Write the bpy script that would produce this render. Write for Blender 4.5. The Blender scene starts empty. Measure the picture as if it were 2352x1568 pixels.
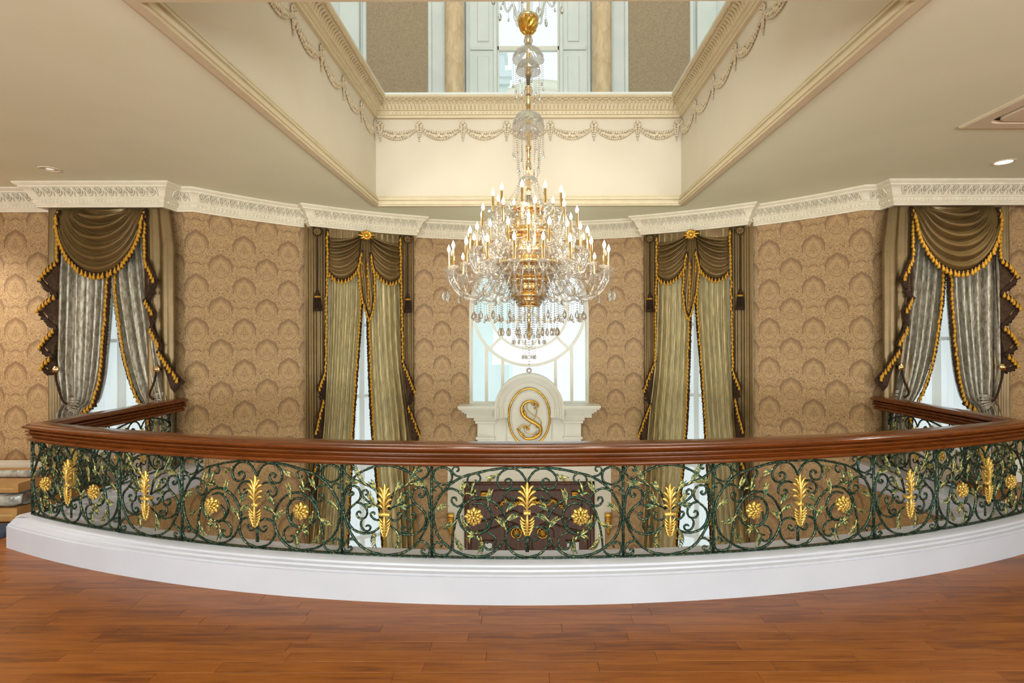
import bpy, math, random
from math import sin, cos, pi, radians, sqrt, atan2, asin, hypot
from mathutils import Vector, Matrix
random.seed(7)
S = bpy.context.scene
COL = S.collection

# ------------------------------------------------------------------ camera
EYE = 1.70
cam_d = bpy.data.cameras.new('camera')
cam = bpy.data.objects.new('camera', cam_d); COL.objects.link(cam)
cam.location = (0, 0, EYE)
cam.rotation_euler = (radians(90), radians(0.0), 0)
cam_d.sensor_width = 36.0
cam_d.lens = 1200 / 2352 * 36
cam_d.shift_x = -(1215 - 1176) / 2352
cam_d.shift_y = -(770 - 784) / 2352 * -1
cam_d.clip_end = 200
S.camera = cam
cam.rotation_euler = (Matrix.Rotation(radians(90), 3, 'X') @ Matrix.Rotation(radians(-0.15), 3, 'Z')).to_euler()

# ------------------------------------------------------------------ world, exposure
S.view_settings.view_transform = 'Standard'
S.view_settings.look = 'None'
S.view_settings.gamma = 1
S.view_settings.use_curve_mapping = False
S.view_settings.exposure = 0.93
S.cycles.max_bounces = 9
S.cycles.use_adaptive_sampling = True
S.cycles.adaptive_threshold = 0.05
S.cycles.diffuse_bounces = 3
S.cycles.glossy_bounces = 4
S.cycles.transmission_bounces = 8
S.cycles.transparent_max_bounces = 16
S.cycles.sample_clamp_indirect = 3.0
S.cycles.caustics_refractive = False
S.cycles.caustics_reflective = False
W = bpy.data.worlds.new('daylight'); S.world = W
W.use_nodes = True
bg = W.node_tree.nodes['Background']
bg.inputs[0].default_value = (0.92, 0.98, 1.0, 1)
bg.inputs[1].default_value = 0.64

def area(name, loc, rot, sx, sy, power, col, spread=180):
    l = bpy.data.lights.new(name, 'AREA'); l.shape = 'RECTANGLE'; l.size = sx; l.size_y = sy
    l.energy = power; l.color = col; l.spread = radians(spread)
    o = bpy.data.objects.new(name, l); COL.objects.link(o); o.location = loc; o.rotation_euler = rot
    return o
# fill lights added behind the camera; the wall there has no windows
for i, x in enumerate((-4.6, 0.0, 4.6)):
    area('window_daylight', (x, -4.85, 1.75), (radians(124), 0, 0), 2.8, 2.8, (270, 260, 250)[i], (0.90, 0.98, 1.0))
# fill light added in the upper storey, opposite its window
area('upper_fill', (0, -3.2, 7.6), (radians(93), 0, 0), 5.0, 2.6, 165, (0.99, 0.99, 0.98), 130)
# fill light added under the gallery to brighten the lower walls of the hall
area('hall_fill', (0, 3.70, -2.1), (radians(92), 0, 0), 5.5, 1.8, 30, (1.0, 0.95, 0.86))

# ------------------------------------------------------------------ node helpers
class E:
    nt = None
    def __init__(s, v): s.v = v
    @staticmethod
    def op(o, *a, clamp=False):
        n = E.nt.nodes.new('ShaderNodeMath'); n.operation = o; n.use_clamp = clamp
        for i, x in enumerate(a):
            x = x.v if isinstance(x, E) else x
            if isinstance(x, (int, float)): n.inputs[i].default_value = x
            else: E.nt.links.new(x, n.inputs[i])
        return E(n.outputs[0])
    def __add__(s, o): return E.op('ADD', s, o)
    __radd__ = __add__
    def __sub__(s, o): return E.op('SUBTRACT', s, o)
    def __rsub__(s, o): return E.op('SUBTRACT', o, s)
    def __mul__(s, o): return E.op('MULTIPLY', s, o)
    __rmul__ = __mul__
    def __truediv__(s, o): return E.op('DIVIDE', s, o)
def eabs(x): return E.op('ABSOLUTE', x)
def efr(x): return E.op('FRACT', x)
def emax(a, b): return E.op('MAXIMUM', a, b)
def emin(a, b): return E.op('MINIMUM', a, b)
def esin(a): return E.op('SINE', a)
def esq(a): return E.op('SQRT', a)
def estep(a, lo, hi):           # smooth ramp 0..1 between lo and hi
    n = E.nt.nodes.new('ShaderNodeMapRange'); n.interpolation_type = 'SMOOTHSTEP'
    E.nt.links.new(a.v, n.inputs[0]); n.inputs[1].default_value = lo; n.inputs[2].default_value = hi
    return E(n.outputs[0])
def exyz(x, y, z=0):
    n = E.nt.nodes.new('ShaderNodeCombineXYZ')
    for i, q in enumerate((x, y, z)):
        q = q.v if isinstance(q, E) else q
        if isinstance(q, (int, float)): n.inputs[i].default_value = q
        else: E.nt.links.new(q, n.inputs[i])
    return n.outputs[0]
def enoise(vec, scale, detail=2, rough=0.5, dist=0):
    n = E.nt.nodes.new('ShaderNodeTexNoise'); n.inputs['Scale'].default_value = scale
    n.inputs['Detail'].default_value = detail; n.inputs['Roughness'].default_value = rough; n.inputs['Distortion'].default_value = dist
    if vec is not None: E.nt.links.new(vec, n.inputs['Vector'])
    return E(n.outputs[0])
def emix(f, a, b):
    n = E.nt.nodes.new('ShaderNodeMix'); n.data_type = 'RGBA'
    E.nt.links.new(f.v, n.inputs[0])
    for i, q in ((6, a), (7, b)):
        if isinstance(q, tuple): n.inputs[i].default_value = (*q, 1)
        else: E.nt.links.new(q, n.inputs[i])
    return n.outputs[2]
def coord(which='Object'):
    n = E.nt.nodes.new('ShaderNodeTexCoord'); return n.outputs[which]
def sep(v):
    n = E.nt.nodes.new('ShaderNodeSeparateXYZ'); E.nt.links.new(v, n.inputs[0]); return [E(n.outputs[i]) for i in range(3)]
def mapped(v, sc):
    n = E.nt.nodes.new('ShaderNodeMapping'); n.inputs['Scale'].default_value = sc; E.nt.links.new(v, n.inputs[0]); return n.outputs[0]
def srgb(r, g, b):
    f = lambda c: ((c / 255 + 0.055) / 1.055) ** 2.4 if c > 10 else c / 255 / 12.92
    return (f(r), f(g), f(b))
def begin(name):
    m = bpy.data.materials.new(name); m.use_nodes = True; E.nt = m.node_tree
    return m, m.node_tree.nodes['Principled BSDF']
def setp(p, **k):
    for a, b in k.items():
        a = {'rough': 'Roughness', 'metal': 'Metallic', 'spec': 'Specular IOR Level', 'trans': 'Transmission Weight', 'ior': 'IOR', 'coat': 'Coat Weight',
             'sheen': 'Sheen Weight'}.get(a, a)
        p.inputs[a].default_value = b
def bump(p, h, strength=0.3, dist=0.01):
    n = E.nt.nodes.new('ShaderNodeBump'); n.inputs['Strength'].default_value = strength; n.inputs['Distance'].default_value = dist
    E.nt.links.new(h.v, n.inputs['Height']); E.nt.links.new(n.outputs[0], p.inputs['Normal'])
def simple(name, c1, c2=None, scale=8, rough=0.5, metal=0.0, bmp=0.0, stretch=(1, 1, 1), detail=3, lo=0.35, hi=0.65, **k):
    m, p = begin(name)
    c2 = c2 or tuple(x * 0.9 for x in c1)
    v = mapped(coord('Object'), stretch)
    n = enoise(v, scale, detail)
    E.nt.links.new(emix(estep(n, lo, hi), c1, c2), p.inputs['Base Color'])
    setp(p, rough=rough, metal=metal, **k)
    if bmp: bump(p, n, bmp, 0.01)
    return m

M = {}
# ---- painted plaster and joinery
M['ceiling'] = simple('ceiling_paint', srgb(240, 241, 216), srgb(236, 238, 211), 1.2, 0.75)
M['well'] = simple('opening_paint', srgb(214, 204, 184), srgb(210, 199, 178), 1.0, 0.7)
M['cream'] = simple('cream_plaster', srgb(216, 203, 172), srgb(212, 198, 166), 8, 0.65)
M['white'] = simple('white_plaster', srgb(240, 232, 212), srgb(234, 226, 204), 10, 0.6)
M['garland'] = simple('garland_plaster', srgb(222, 208, 182), srgb(206, 190, 160), 30, 0.65)
M['curb'] = simple('white_lacquer', srgb(204, 206, 221), srgb(199, 201, 216), 2.0, 0.35)
M['joinery'] = simple('white_joinery', srgb(232, 230, 220), srgb(226, 224, 212), 3, 0.45)
M['upper_white'] = simple('upper_storey_paint', srgb(226, 232, 230), srgb(218, 226, 224), 2, 0.5)
M['upper_paper'] = simple('upper_wall_fabric', srgb(176, 156, 130), srgb(156, 138, 114), 60, 0.9, bmp=0.1)
M['door_wood'] = simple('dark_door_wood', srgb(92, 50, 28), srgb(66, 34, 18), 3, 0.35, stretch=(9, 9, 1))
M['card'] = simple('cardboard', srgb(186, 140, 84), srgb(166, 122, 70), 6, 0.8)
M['tape'] = simple('packing_tape', srgb(196, 160, 110), srgb(186, 150, 100), 6, 0.3)
M['film'] = simple('plastic_film', srgb(175, 170, 160), srgb(130, 126, 118), 14, 0.15, bmp=0.8)
M['tarp'] = simple('blue_sheet', srgb(30, 60, 90), srgb(20, 40, 66), 6, 0.5, bmp=0.3)
M['stone'] = simple('pale_marble', srgb(214, 200, 176), srgb(198, 182, 156), 2.5, 0.2)
M['gold'] = simple('gilt', (0.83, 0.52, 0.12), (0.66, 0.38, 0.06), 30, 0.28, 0.9, 0.15)
M['leafgold'] = simple('gilt_leaf', (0.86, 0.60, 0.17), (0.66, 0.44, 0.10), 60, 0.40, 0.6, 0.3)
M['brass'] = simple('polished_brass', (0.95, 0.72, 0.38), (0.92, 0.66, 0.30), 10, 0.16, 1.0)
M['dark'] = simple('dark_recess', (0.02, 0.02, 0.018), (0.015, 0.015, 0.012), 10, 0.6)
M['plastic'] = simple('cream_plastic', srgb(228, 214, 188), srgb(224, 210, 184), 4, 0.45)

# ---- wrought iron: dark green patina brushed with gold on the high spots
m, p = begin('patinated_iron')
n = enoise(mapped(coord('Object'), (1, 1, 1)), 70, 2, 0.6)
n2 = enoise(mapped(coord('Object'), (1, 1, 1)), 95, 2, 0.5, 0.5)
c = emix(estep(n, 0.52, 0.66), (0.006, 0.030, 0.022), (0.022, 0.085, 0.060))
c = emix(estep(n2, 0.52, 0.72), c, (0.26, 0.24, 0.11))
E.nt.links.new(c, p.inputs['Base Color']); setp(p, rough=0.34, metal=0.55); bump(p, n, 0.5, 0.004)
M['iron'] = m
m, p = begin('brushed_leaf_metal')
n = enoise(coord('Object'), 60, 2, 0.6)
c = emix(estep(n, 0.38, 0.60), (0.55, 0.46, 0.16), (0.05, 0.13, 0.08))
E.nt.links.new(c, p.inputs['Base Color']); setp(p, rough=0.34, metal=0.7); bump(p, n, 0.4, 0.003)
M['ironleaf'] = m

# ---- woods
def wood(name, c1, c2, c3, axis, rough, rnd=False, coat=0.0, sc=1.0):
    m, p = begin(name)
    v = coord('Object')
    if rnd:
        oi = E.nt.nodes.new('ShaderNodeObjectInfo')
        add = E.nt.nodes.new('ShaderNodeVectorMath'); add.operation = 'MULTIPLY_ADD'
        E.nt.links.new(exyz(E(oi.outputs['Random']) * 37.0, E(oi.outputs['Random']) * 91.0, E(oi.outputs['Random']) * 13.0), add.inputs[0])
        add.inputs[1].default_value = (1, 1, 1); E.nt.links.new(v, add.inputs[2]); v = add.outputs[0]
    st = {'x': (1.2, 14, 14), 'z': (14, 14, 1.2)}[axis]
    g = enoise(mapped(v, st), 2.2 * sc, 5, 0.6, 0.6)
    g2 = enoise(mapped(v, tuple(q * 4 if q > 5 else q for q in st)), 3.0 * sc, 3, 0.6)
    f = g * 0.7 + g2 * 0.3
    if rnd: f = f + (E(oi.outputs['Random']) - 0.5) * 0.15
    c = emix(estep(f, 0.36, 0.52), c1, c2); c = emix(estep(f, 0.50, 0.68), c, c3)
    E.nt.links.new(c, p.inputs['Base Color']); setp(p, rough=rough, coat=coat); p.inputs['Coat Roughness'].default_value = 0.15
    bump(p, g2, 0.06, 0.004)
    return m
M['plank'] = wood('floor_plank_wood', srgb(118, 62, 18), srgb(150, 84, 24), srgb(166, 98, 34), 'x', 0.34, True)
M['rail'] = wood('handrail_wood', srgb(90, 42, 12), srgb(108, 53, 16), srgb(124, 64, 22), 'x', 0.22, False, 0.3, 0.6)

# ---- damask wallpaper in metres of wall (u along the wall, v up)
m, p = begin('damask_wallpaper')
uv = E.nt.nodes.new('ShaderNodeUVMap'); uv.uv_map = 'UVMap'
u, v, _ = sep(uv.outputs[0])
PW, PH = 0.52, 0.505
def motif(ou, ov):
    x = eabs(efr(u / PW + ou) - 0.5) * PW
    y = (efr(v / PH + ov) - 0.5) * PH + 0.02
    ang = E.op('ARCTAN2', x, y)                    # 0 at the top, pi at the bottom
    r = esq((x / 0.112) * (x / 0.112) + (y / 0.128) * (y / 0.128))
    lobes = eabs(esin(ang * 5.5 + 0.9)) * 0.07
    r = r - (1 - estep(x, 0.0, 0.028)) * estep(y, 0.0, 0.08) * 0.10
    up = estep(y, -0.085, -0.01)
    thick = estep(y, -0.06, 0.11) * 0.115 + 0.03
    band = (1 - estep(eabs(r - lobes - 1.08) - thick, 0.0, 0.02)) * up
    rim = 1 - estep(eabs(r - lobes - 0.82), 0.02, 0.04)
    heart = 1 - estep(eabs(r + eabs(esin(ang * 1.5)) * 0.26 - 0.40), 0.025, 0.05)
    ins = 1 - estep(r - lobes, 0.92, 0.95)
    return band, emax(rim, heart) * ins, ins
A = motif(0.0, 0.0); B = motif(0.5, 0.5)
fx = eabs(efr(u / PW) - 0.5) * PW                 # mirrored about every motif axis, so the scrollwork is symmetrical
n1 = enoise(exyz(fx, efr(v / PH) * PH, 0.3), 24, 1, 0.4, 1.6)
n2 = enoise(exyz(fx + 3.0, efr(v / PH + 0.5) * PH, 0.9), 34, 1, 0.4, 1.2)
scr = 1 - estep(eabs(efr(n1 * 5.0) - 0.5), 0.14, 0.24)
scr2 = 1 - estep(eabs(efr(n2 * 6.0) - 0.5), 0.12, 0.22)
band = emax(A[0], B[0]); lines = emax(A[1], B[1]); ins = emax(A[2], B[2])
lace = emax(lines, emax(scr * (1 - ins), scr2 * ins * 0.9))
L_ = (1 - lace * 0.95) * (1 - band * 0.92)
c = emix(L_, srgb(138, 107, 76), srgb(190, 157, 113))
E.nt.links.new(c, p.inputs['Base Color']); setp(p, rough=0.6)
bump(p, L_, 0.10, 0.003)
M['paper'] = m

# ---- cloth
def cloth_mat(name, c1, c2, back, tw, sc, stretch, rough=0.85, lo=0.4, hi=0.6, sheen=0.3, metal=0.0):
    m, p = begin(name)
    v = coord('Object')
    n = enoise(mapped(v, stretch), sc, 4, 0.65)
    c = emix(estep(n, lo, hi), c1, c2)
    E.nt.links.new(c, p.inputs['Base Color']); setp(p, rough=rough, sheen=sheen, metal=metal)
    fine = enoise(v, 130, 1); bump(p, fine, 0.12, 0.002)
    if tw:
        t = E.nt.nodes.new('ShaderNodeBsdfTranslucent'); t.inputs[0].default_value = (*back, 1)
        mx = E.nt.nodes.new('ShaderNodeMixShader'); mx.inputs[0].default_value = tw
        out = E.nt.nodes['Material Output']
        E.nt.links.new(p.outputs[0], mx.inputs[1]); E.nt.links.new(t.outputs[0], mx.inputs[2]); E.nt.links.new(mx.outputs[0], out.inputs[0])
    return m
M['olive'] = cloth_mat('olive_brown_satin', srgb(122, 98, 60), srgb(112, 90, 54), (0, 0, 0), 0, 4, (1, 1, 1), 0.36, sheen=0.0, metal=0.35)
M['olive_dark'] = cloth_mat('brown_lining', srgb(74, 50, 28), srgb(54, 36, 20), (0, 0, 0), 0, 30, (1, 1, 1), 0.9, sheen=0.0)
M['velvet'] = cloth_mat('silver_velvet', srgb(178, 170, 156), srgb(122, 112, 90), (0.80, 0.72, 0.55), 0.08, 46, (1, 1, 0.30), 0.38, 0.38, 0.64, 0.0, 0.38)
M['velvet_gold'] = cloth_mat('gold_grey_velvet', srgb(214, 194, 142), srgb(146, 130, 96), (1.0, 0.84, 0.50), 0.30, 40, (1, 1, 0.14), 0.40, 0.38, 0.64, 0.0, 0.3)
M['fringe'] = cloth_mat('brown_fringe', srgb(62, 38, 20), srgb(38, 22, 12), (0, 0, 0), 0, 120, (1, 1, 1), 1.0, sheen=0.0)
M['tassel'] = cloth_mat('gold_tassel_thread', srgb(208, 154, 34), srgb(160, 108, 18), (0, 0, 0), 0, 60, (2, 2, 0.3), 0.6, sheen=0.0)
m = bpy.data.materials.new('sheer_voile'); m.use_nodes = True; E.nt = m.node_tree
for nn in list(E.nt.nodes): E.nt.nodes.remove(nn)
o = E.nt.nodes.new('ShaderNodeOutputMaterial'); d = E.nt.nodes.new('ShaderNodeBsdfDiffuse'); t = E.nt.nodes.new('ShaderNodeBsdfTranslucent'); tr = E.nt.nodes.new('ShaderNodeBsdfTransparent')
d.inputs[0].default_value = (0.85, 0.86, 0.87, 1); t.inputs[0].default_value = (0.95, 0.97, 0.97, 1)
a1 = E.nt.nodes.new('ShaderNodeMixShader'); a1.inputs[0].default_value = 0.62; a2 = E.nt.nodes.new('ShaderNodeMixShader'); a2.inputs[0].default_value = 0.42
E.nt.links.new(d.outputs[0], a1.inputs[1]); E.nt.links.new(t.outputs[0], a1.inputs[2]); E.nt.links.new(a1.outputs[0], a2.inputs[1]); E.nt.links.new(tr.outputs[0], a2.inputs[2]); E.nt.links.new(a2.outputs[0], o.inputs[0])
M['sheer'] = m

# ---- glass
m, p = begin('crystal'); setp(p, rough=0.0, trans=1.0, ior=1.52); p.inputs['Base Color'].default_value = (1, 0.99, 0.97, 1); M['crystal'] = m
gl = E.nt.nodes.new('ShaderNodeBsdfGlossy'); gl.inputs['Roughness'].default_value = 0.12; mx = E.nt.nodes.new('ShaderNodeMixShader'); mx.inputs[0].default_value = 0.12
tl = E.nt.nodes.new('ShaderNodeBsdfTranslucent'); df = E.nt.nodes.new('ShaderNodeBsdfDiffuse'); dd = E.nt.nodes.new('ShaderNodeMixShader'); m2 = E.nt.nodes.new('ShaderNodeMixShader'); m2.inputs[0].default_value = 0.08; df.inputs[0].default_value = tl.inputs[0].default_value = (1, .97, .92, 1)
E.nt.links.new(p.outputs[0], mx.inputs[1]); E.nt.links.new(gl.outputs[0], mx.inputs[2]); E.nt.links.new(tl.outputs[0], dd.inputs[1]); E.nt.links.new(df.outputs[0], dd.inputs[2]); E.nt.links.new(mx.outputs[0], m2.inputs[1]); E.nt.links.new(dd.outputs[0], m2.inputs[2]); E.nt.links.new(m2.outputs[0], E.nt.nodes['Material Output'].inputs[0])
m = bpy.data.materials.new('crystal_bead'); m.use_nodes = True; E.nt = m.node_tree
for nn in list(E.nt.nodes): E.nt.nodes.remove(nn)
o = E.nt.nodes.new('ShaderNodeOutputMaterial'); g = E.nt.nodes.new('ShaderNodeBsdfGlossy'); tr = E.nt.nodes.new('ShaderNodeBsdfTransparent'); tl = E.nt.nodes.new('ShaderNodeBsdfTranslucent')
g.inputs['Roughness'].default_value = 0.05; tl.inputs[0].default_value = (1, .98, .95, 1)
a1 = E.nt.nodes.new('ShaderNodeMixShader'); a1.inputs[0].default_value = 0.45; a2 = E.nt.nodes.new('ShaderNodeMixShader'); a2.inputs[0].default_value = 0.50
E.nt.links.new(g.outputs[0], a1.inputs[1]); E.nt.links.new(tl.outputs[0], a1.inputs[2]); E.nt.links.new(a1.outputs[0], a2.inputs[1]); E.nt.links.new(tr.outputs[0], a2.inputs[2]); E.nt.links.new(a2.outputs[0], o.inputs[0])
M['bead'] = m
m = bpy.data.materials.new('window_glass'); m.use_nodes = True; E.nt = m.node_tree
for nn in list(E.nt.nodes): E.nt.nodes.remove(nn)
o = E.nt.nodes.new('ShaderNodeOutputMaterial'); g = E.nt.nodes.new('ShaderNodeBsdfGlossy'); tr = E.nt.nodes.new('ShaderNodeBsdfTransparent')
g.inputs['Roughness'].default_value = 0.02; tr.inputs[0].default_value = (0.93, 0.97, 0.97, 1)
a1 = E.nt.nodes.new('ShaderNodeMixShader'); a1.inputs[0].default_value = 0.012
E.nt.links.new(tr.outputs[0], a1.inputs[1]); E.nt.links.new(g.outputs[0], a1.inputs[2]); E.nt.links.new(a1.outputs[0], o.inputs[0])
M['glass'] = m
def emitter(name, col, st):
    m = bpy.data.materials.new(name); m.use_nodes = True; p = m.node_tree.nodes['Principled BSDF']
    p.inputs['Base Color'].default_value = (*col, 1); p.inputs['Emission Color'].default_value = (*col, 1); p.inputs['Emission Strength'].default_value = st
    return m
M['bulb'] = emitter('lit_candle_bulb', (1.0, 0.84, 0.62), 3.0)
M['lamp'] = emitter('lit_downlight_lens', (1.0, 0.98, 0.90), 3.0)
M['lamp_dim'] = emitter('dim_downlight_lens', (0.9, 0.85, 0.78), 0.25)
m, p = begin('etched_door_glass')
n = enoise(coord('Object'), 14, 1, 0.5, 2.0)
ln = 1 - estep(eabs(efr(n * 4.0) - 0.5), 0.02, 0.05)
E.nt.links.new(emix(ln, srgb(225, 232, 236), srgb(120, 160, 175)), p.inputs['Base Color']); setp(p, rough=0.12); M['etched'] = m
m, p = begin('column_marble')
n = enoise(mapped(coord('Object'), (1, 1, 0.4)), 9, 5, 0.6, 1.0)
E.nt.links.new(emix(estep(n, 0.35, 0.65), srgb(224, 200, 166), srgb(204, 176, 140)), p.inputs['Base Color']); setp(p, rough=0.12); M['column'] = m

# ------------------------------------------------------------------ mesh helpers
class MB:
    def __init__(s): s.v = []; s.f = []; s.uv = None; s.sm = True
    def add(s, vs, fs):
        b = len(s.v); s.v += [tuple(q) for q in vs]; s.f += [tuple(b + i for i in f) for f in fs]; return s
    def box(s, x0, x1, y0, y1, z0, z1):
        return s.add([(x0, y0, z0), (x1, y0, z0), (x1, y1, z0), (x0, y1, z0), (x0, y0, z1), (x1, y0, z1), (x1, y1, z1), (x0, y1, z1)],
                     [(0, 3, 2, 1), (4, 5, 6, 7), (0, 1, 5, 4), (1, 2, 6, 5), (2, 3, 7, 6), (3, 0, 4, 7)])
    def bevbox(s, x0, x1, y0, y1, z0, z1, b):      # box whose front (-y) face is bevelled
        vs = [(x0, y1, z0), (x1, y1, z0), (x1, y1, z1), (x0, y1, z1), (x0, y0 + b, z0), (x1, y0 + b, z0), (x1, y0 + b, z1), (x0, y0 + b, z1),
              (x0 + b, y0, z0 + b), (x1 - b, y0, z0 + b), (x1 - b, y0, z1 - b), (x0 + b, y0, z1 - b)]
        return s.add(vs, [(0, 1, 2, 3), (0, 4, 5, 1), (1, 5, 6, 2), (2, 6, 7, 3), (3, 7, 4, 0), (4, 8, 9, 5), (5, 9, 10, 6), (6, 10, 11, 7), (7, 11, 8, 4), (8, 11, 10, 9)])
    def tube(s, pts, r, n=6, closed=False, flat=None, cap=True):
        P = [Vector(q) for q in pts]; N = len(P)
        rr = r if isinstance(r, (list, tuple)) else [r] * N
        up = None; b = len(s.v)
        for i, q in enumerate(P):
            a = P[(i + 1) % N] if (closed or i < N - 1) else P[i]
            c = P[i - 1] if (closed or i > 0) else P[i]
            t = (a - c)
            t = t.normalized() if t.length > 1e-9 else Vector((0, 0, 1))
            if up is None:
                up = Vector((0, 1, 0)) if abs(t.y) < 0.9 else Vector((1, 0, 0))
            up = (up - t * up.dot(t)); up = up.normalized() if up.length > 1e-6 else t.orthogonal().normalized()
            sd = t.cross(up)
            for k in range(n):
                an = 2 * pi * (k + 0.5) / n
                s.v.append(tuple(q + (sd * cos(an) + up * sin(an) * (flat or 1.0)) * rr[i]))
        for i in range(N if closed else N - 1):
            j = (i + 1) % N
            for k in range(n):
                l = (k + 1) % n
                s.f.append((b + i * n + k, b + i * n + l, b + j * n + l, b + j * n + k))
        if cap and not closed:
            s.f.append(tuple(b + k for k in range(n))[::-1]); s.f.append(tuple(b + (N - 1) * n + k for k in range(n)))
        return s
    def lathe(s, prof, n=16, c=(0, 0, 0), ax=None):   # prof: (r, z) from low to high
        b = len(s.v)
        for r, z in prof:
            for k in range(n):
                a = 2 * pi * k / n
                q = Vector((r * cos(a), r * sin(a), z))
                if ax is not None: q = ax @ q
                s.v.append((q.x + c[0], q.y + c[1], q.z + c[2]))
        for i in range(len(prof) - 1):
            for k in range(n):
                l = (k + 1) % n
                s.f.append((b + i * n + k, b + i * n + l, b + (i + 1) * n + l, b + (i + 1) * n + k))
        flat = len(set(q[1] for q in prof)) == 1
        if flat: return s
        if prof[0][0] > 1e-5: s.f.append(tuple(b + k for k in range(n))[::-1])
        if prof[-1][0] > 1e-5: s.f.append(tuple(b + (len(prof) - 1) * n + k for k in range(n)))
        return s
    def ball(s, c, r, n=6, m=3, sq=(1, 1, 1)):
        b = len(s.v); s.v.append((c[0], c[1], c[2] - r * sq[2]))
        for i in range(1, m + 1):
            t = -pi / 2 + pi * i / (m + 1)
            for k in range(n):
                a = 2 * pi * k / n
                s.v.append((c[0] + r * sq[0] * cos(t) * cos(a), c[1] + r * sq[1] * cos(t) * sin(a), c[2] + r * sq[2] * sin(t)))
        s.v.append((c[0], c[1], c[2] + r * sq[2])); e = len(s.v) - 1
        for k in range(n):
            l = (k + 1) % n
            s.f.append((b, b + 1 + l, b + 1 + k)); s.f.append((e, e - n + k, e - n + l))
        for i in range(m - 1):
            for k in range(n):
                l = (k + 1) % n; q = b + 1 + i * n
                s.f.append((q + k, q + l, q + n + l, q + n + k))
        return s
    def petal(s, p0, p1, p2, w, lift=0.01, n=6, y=0.0, tip=0.0, fat=False):
        """curved leaf in the xz plane along a quadratic curve; the middle vein stands proud towards -y"""
        b = len(s.v)
        for i in range(n + 1):
            t = i / n
            x = (1 - t) ** 2 * p0[0] + 2 * t * (1 - t) * p1[0] + t * t * p2[0]
            z = (1 - t) ** 2 * p0[1] + 2 * t * (1 - t) * p1[1] + t * t * p2[1]
            dx = 2 * (1 - t) * (p1[0] - p0[0]) + 2 * t * (p2[0] - p1[0]); dz = 2 * (1 - t) * (p1[1] - p0[1]) + 2 * t * (p2[1] - p1[1])
            L = hypot(dx, dz) or 1; nx, nz = -dz / L, dx / L
            ww = w * (sin(pi * (0.12 + 0.88 * t) ** 0.9) * 0.9 + 0.1) * (1 if t < 1 else 0.15)
            if fat: ww = w * (0.22 + 0.78 * sin(pi * min(1, t ** 1.9 * .93 + .03)) ** 0.7) * (1 if t < 1 else 0.5)
            yy = y - lift * sin(pi * min(t + 0.15, 1)) - tip * t * t
            s.v += [(x - nx * ww, yy + lift * 0.6, z - nz * ww), (x, yy - lift * 0.5, z), (x + nx * ww, yy + lift * 0.6, z + nz * ww), (x, yy + lift * 0.9, z)]
        for i in range(n):
            q = b + 4 * i
            for k in range(4):
                l = (k + 1) % 4
                s.f.append((q + k, q + l, q + 4 + l, q + 4 + k))
        s.f.append((b, b + 1, b + 2, b + 3)); q = b + 4 * n; s.f.append((q + 3, q + 2, q + 1, q))
        return s
    def grid(s, fn, nu, nv, closed_u=False):
        b = len(s.v)
        for j in range(nv + 1):
            for i in range(nu + 1): s.v.append(tuple(fn(i / nu, j / nv)))
        for j in range(nv):
            for i in range(nu):
                q = b + j * (nu + 1) + i; s.f.append((q, q + 1, q + nu + 2, q + nu + 1))
        return s
    def mirror(s):
        r = MB(); r.v = [(-x, y, z) for x, y, z in s.v]; r.f = [f[::-1] for f in s.f]; return r
    def map(s, fn):
        s.v = [tuple(fn(*q)) for q in s.v]; return s
    def data(s, name, mat, smooth=True):
        me = bpy.data.meshes.new(name); me.from_pydata(s.v, [], s.f); me.materials.append(mat)
        if smooth: me.polygons.foreach_set('use_smooth', [True] * len(me.polygons))
        me.update(); return me
    def build(s, name, mat, parent=None, smooth=True, loc=None, rot=None, stuff=False):
        return link(name, s.data(name, mat, smooth), parent, loc, rot, stuff)
def link(name, me, parent=None, loc=None, rot=None, stuff=False, scale=None):
    o = bpy.data.objects.new(name, me); COL.objects.link(o)
    if parent is not None: o.parent = parent
    if loc is not None: o.location = loc
    if rot is not None: o.rotation_euler = rot
    if scale is not None: o.scale = scale
    if stuff: o['kind'] = 'stuff'
    return o
def sharp(o, ang=35):
    o.data.set_sharp_from_angle(angle=radians(ang)); return o
def tag(o, label, cat, group=None):
    o['label'] = label; o['category'] = cat
    if group: o['group'] = group
    return o
def thing(name, loc, rotz, label, cat, group=None):
    o = bpy.data.objects.new(name, None); COL.objects.link(o); o.location = loc; o.rotation_euler = (0, 0, rotz); o.empty_display_size = 0.1
    return tag(o, label, cat, group)
def struct(o): o['kind'] = 'structure'; return o
def crom(pts, k=5, closed=False):
    P = [Vector(q) if len(q) == 3 else Vector((q[0], q[1], 0)) for q in pts]; out = []; N = len(P)
    for i in range(N if closed else N - 1):
        a, b, c, d = P[i - 1] if (i or closed) else P[i] * 2 - P[i + 1], P[i], P[(i + 1) % N], P[(i + 2) % N] if (i + 2 < N or closed) else P[i + 1] * 2 - P[i]
        for j in range(k):
            t = j / k
            out.append(0.5 * ((2 * b) + (c - a) * t + (2 * a - 5 * b + 4 * c - d) * t * t + (3 * b - a - 3 * c + d) * t ** 3))
    if not closed: out.append(P[-1])
    return out
def lerp_tab(tab, z):     # tab: list of (z, x) with falling z
    if z >= tab[0][0]: return tab[0][1]
    for (z0, x0), (z1, x1) in zip(tab, tab[1:]):
        if z >= z1:
            t = (z0 - z) / (z0 - z1); return x0 + (x1 - x0) * t
    return tab[-1][1]
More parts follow.
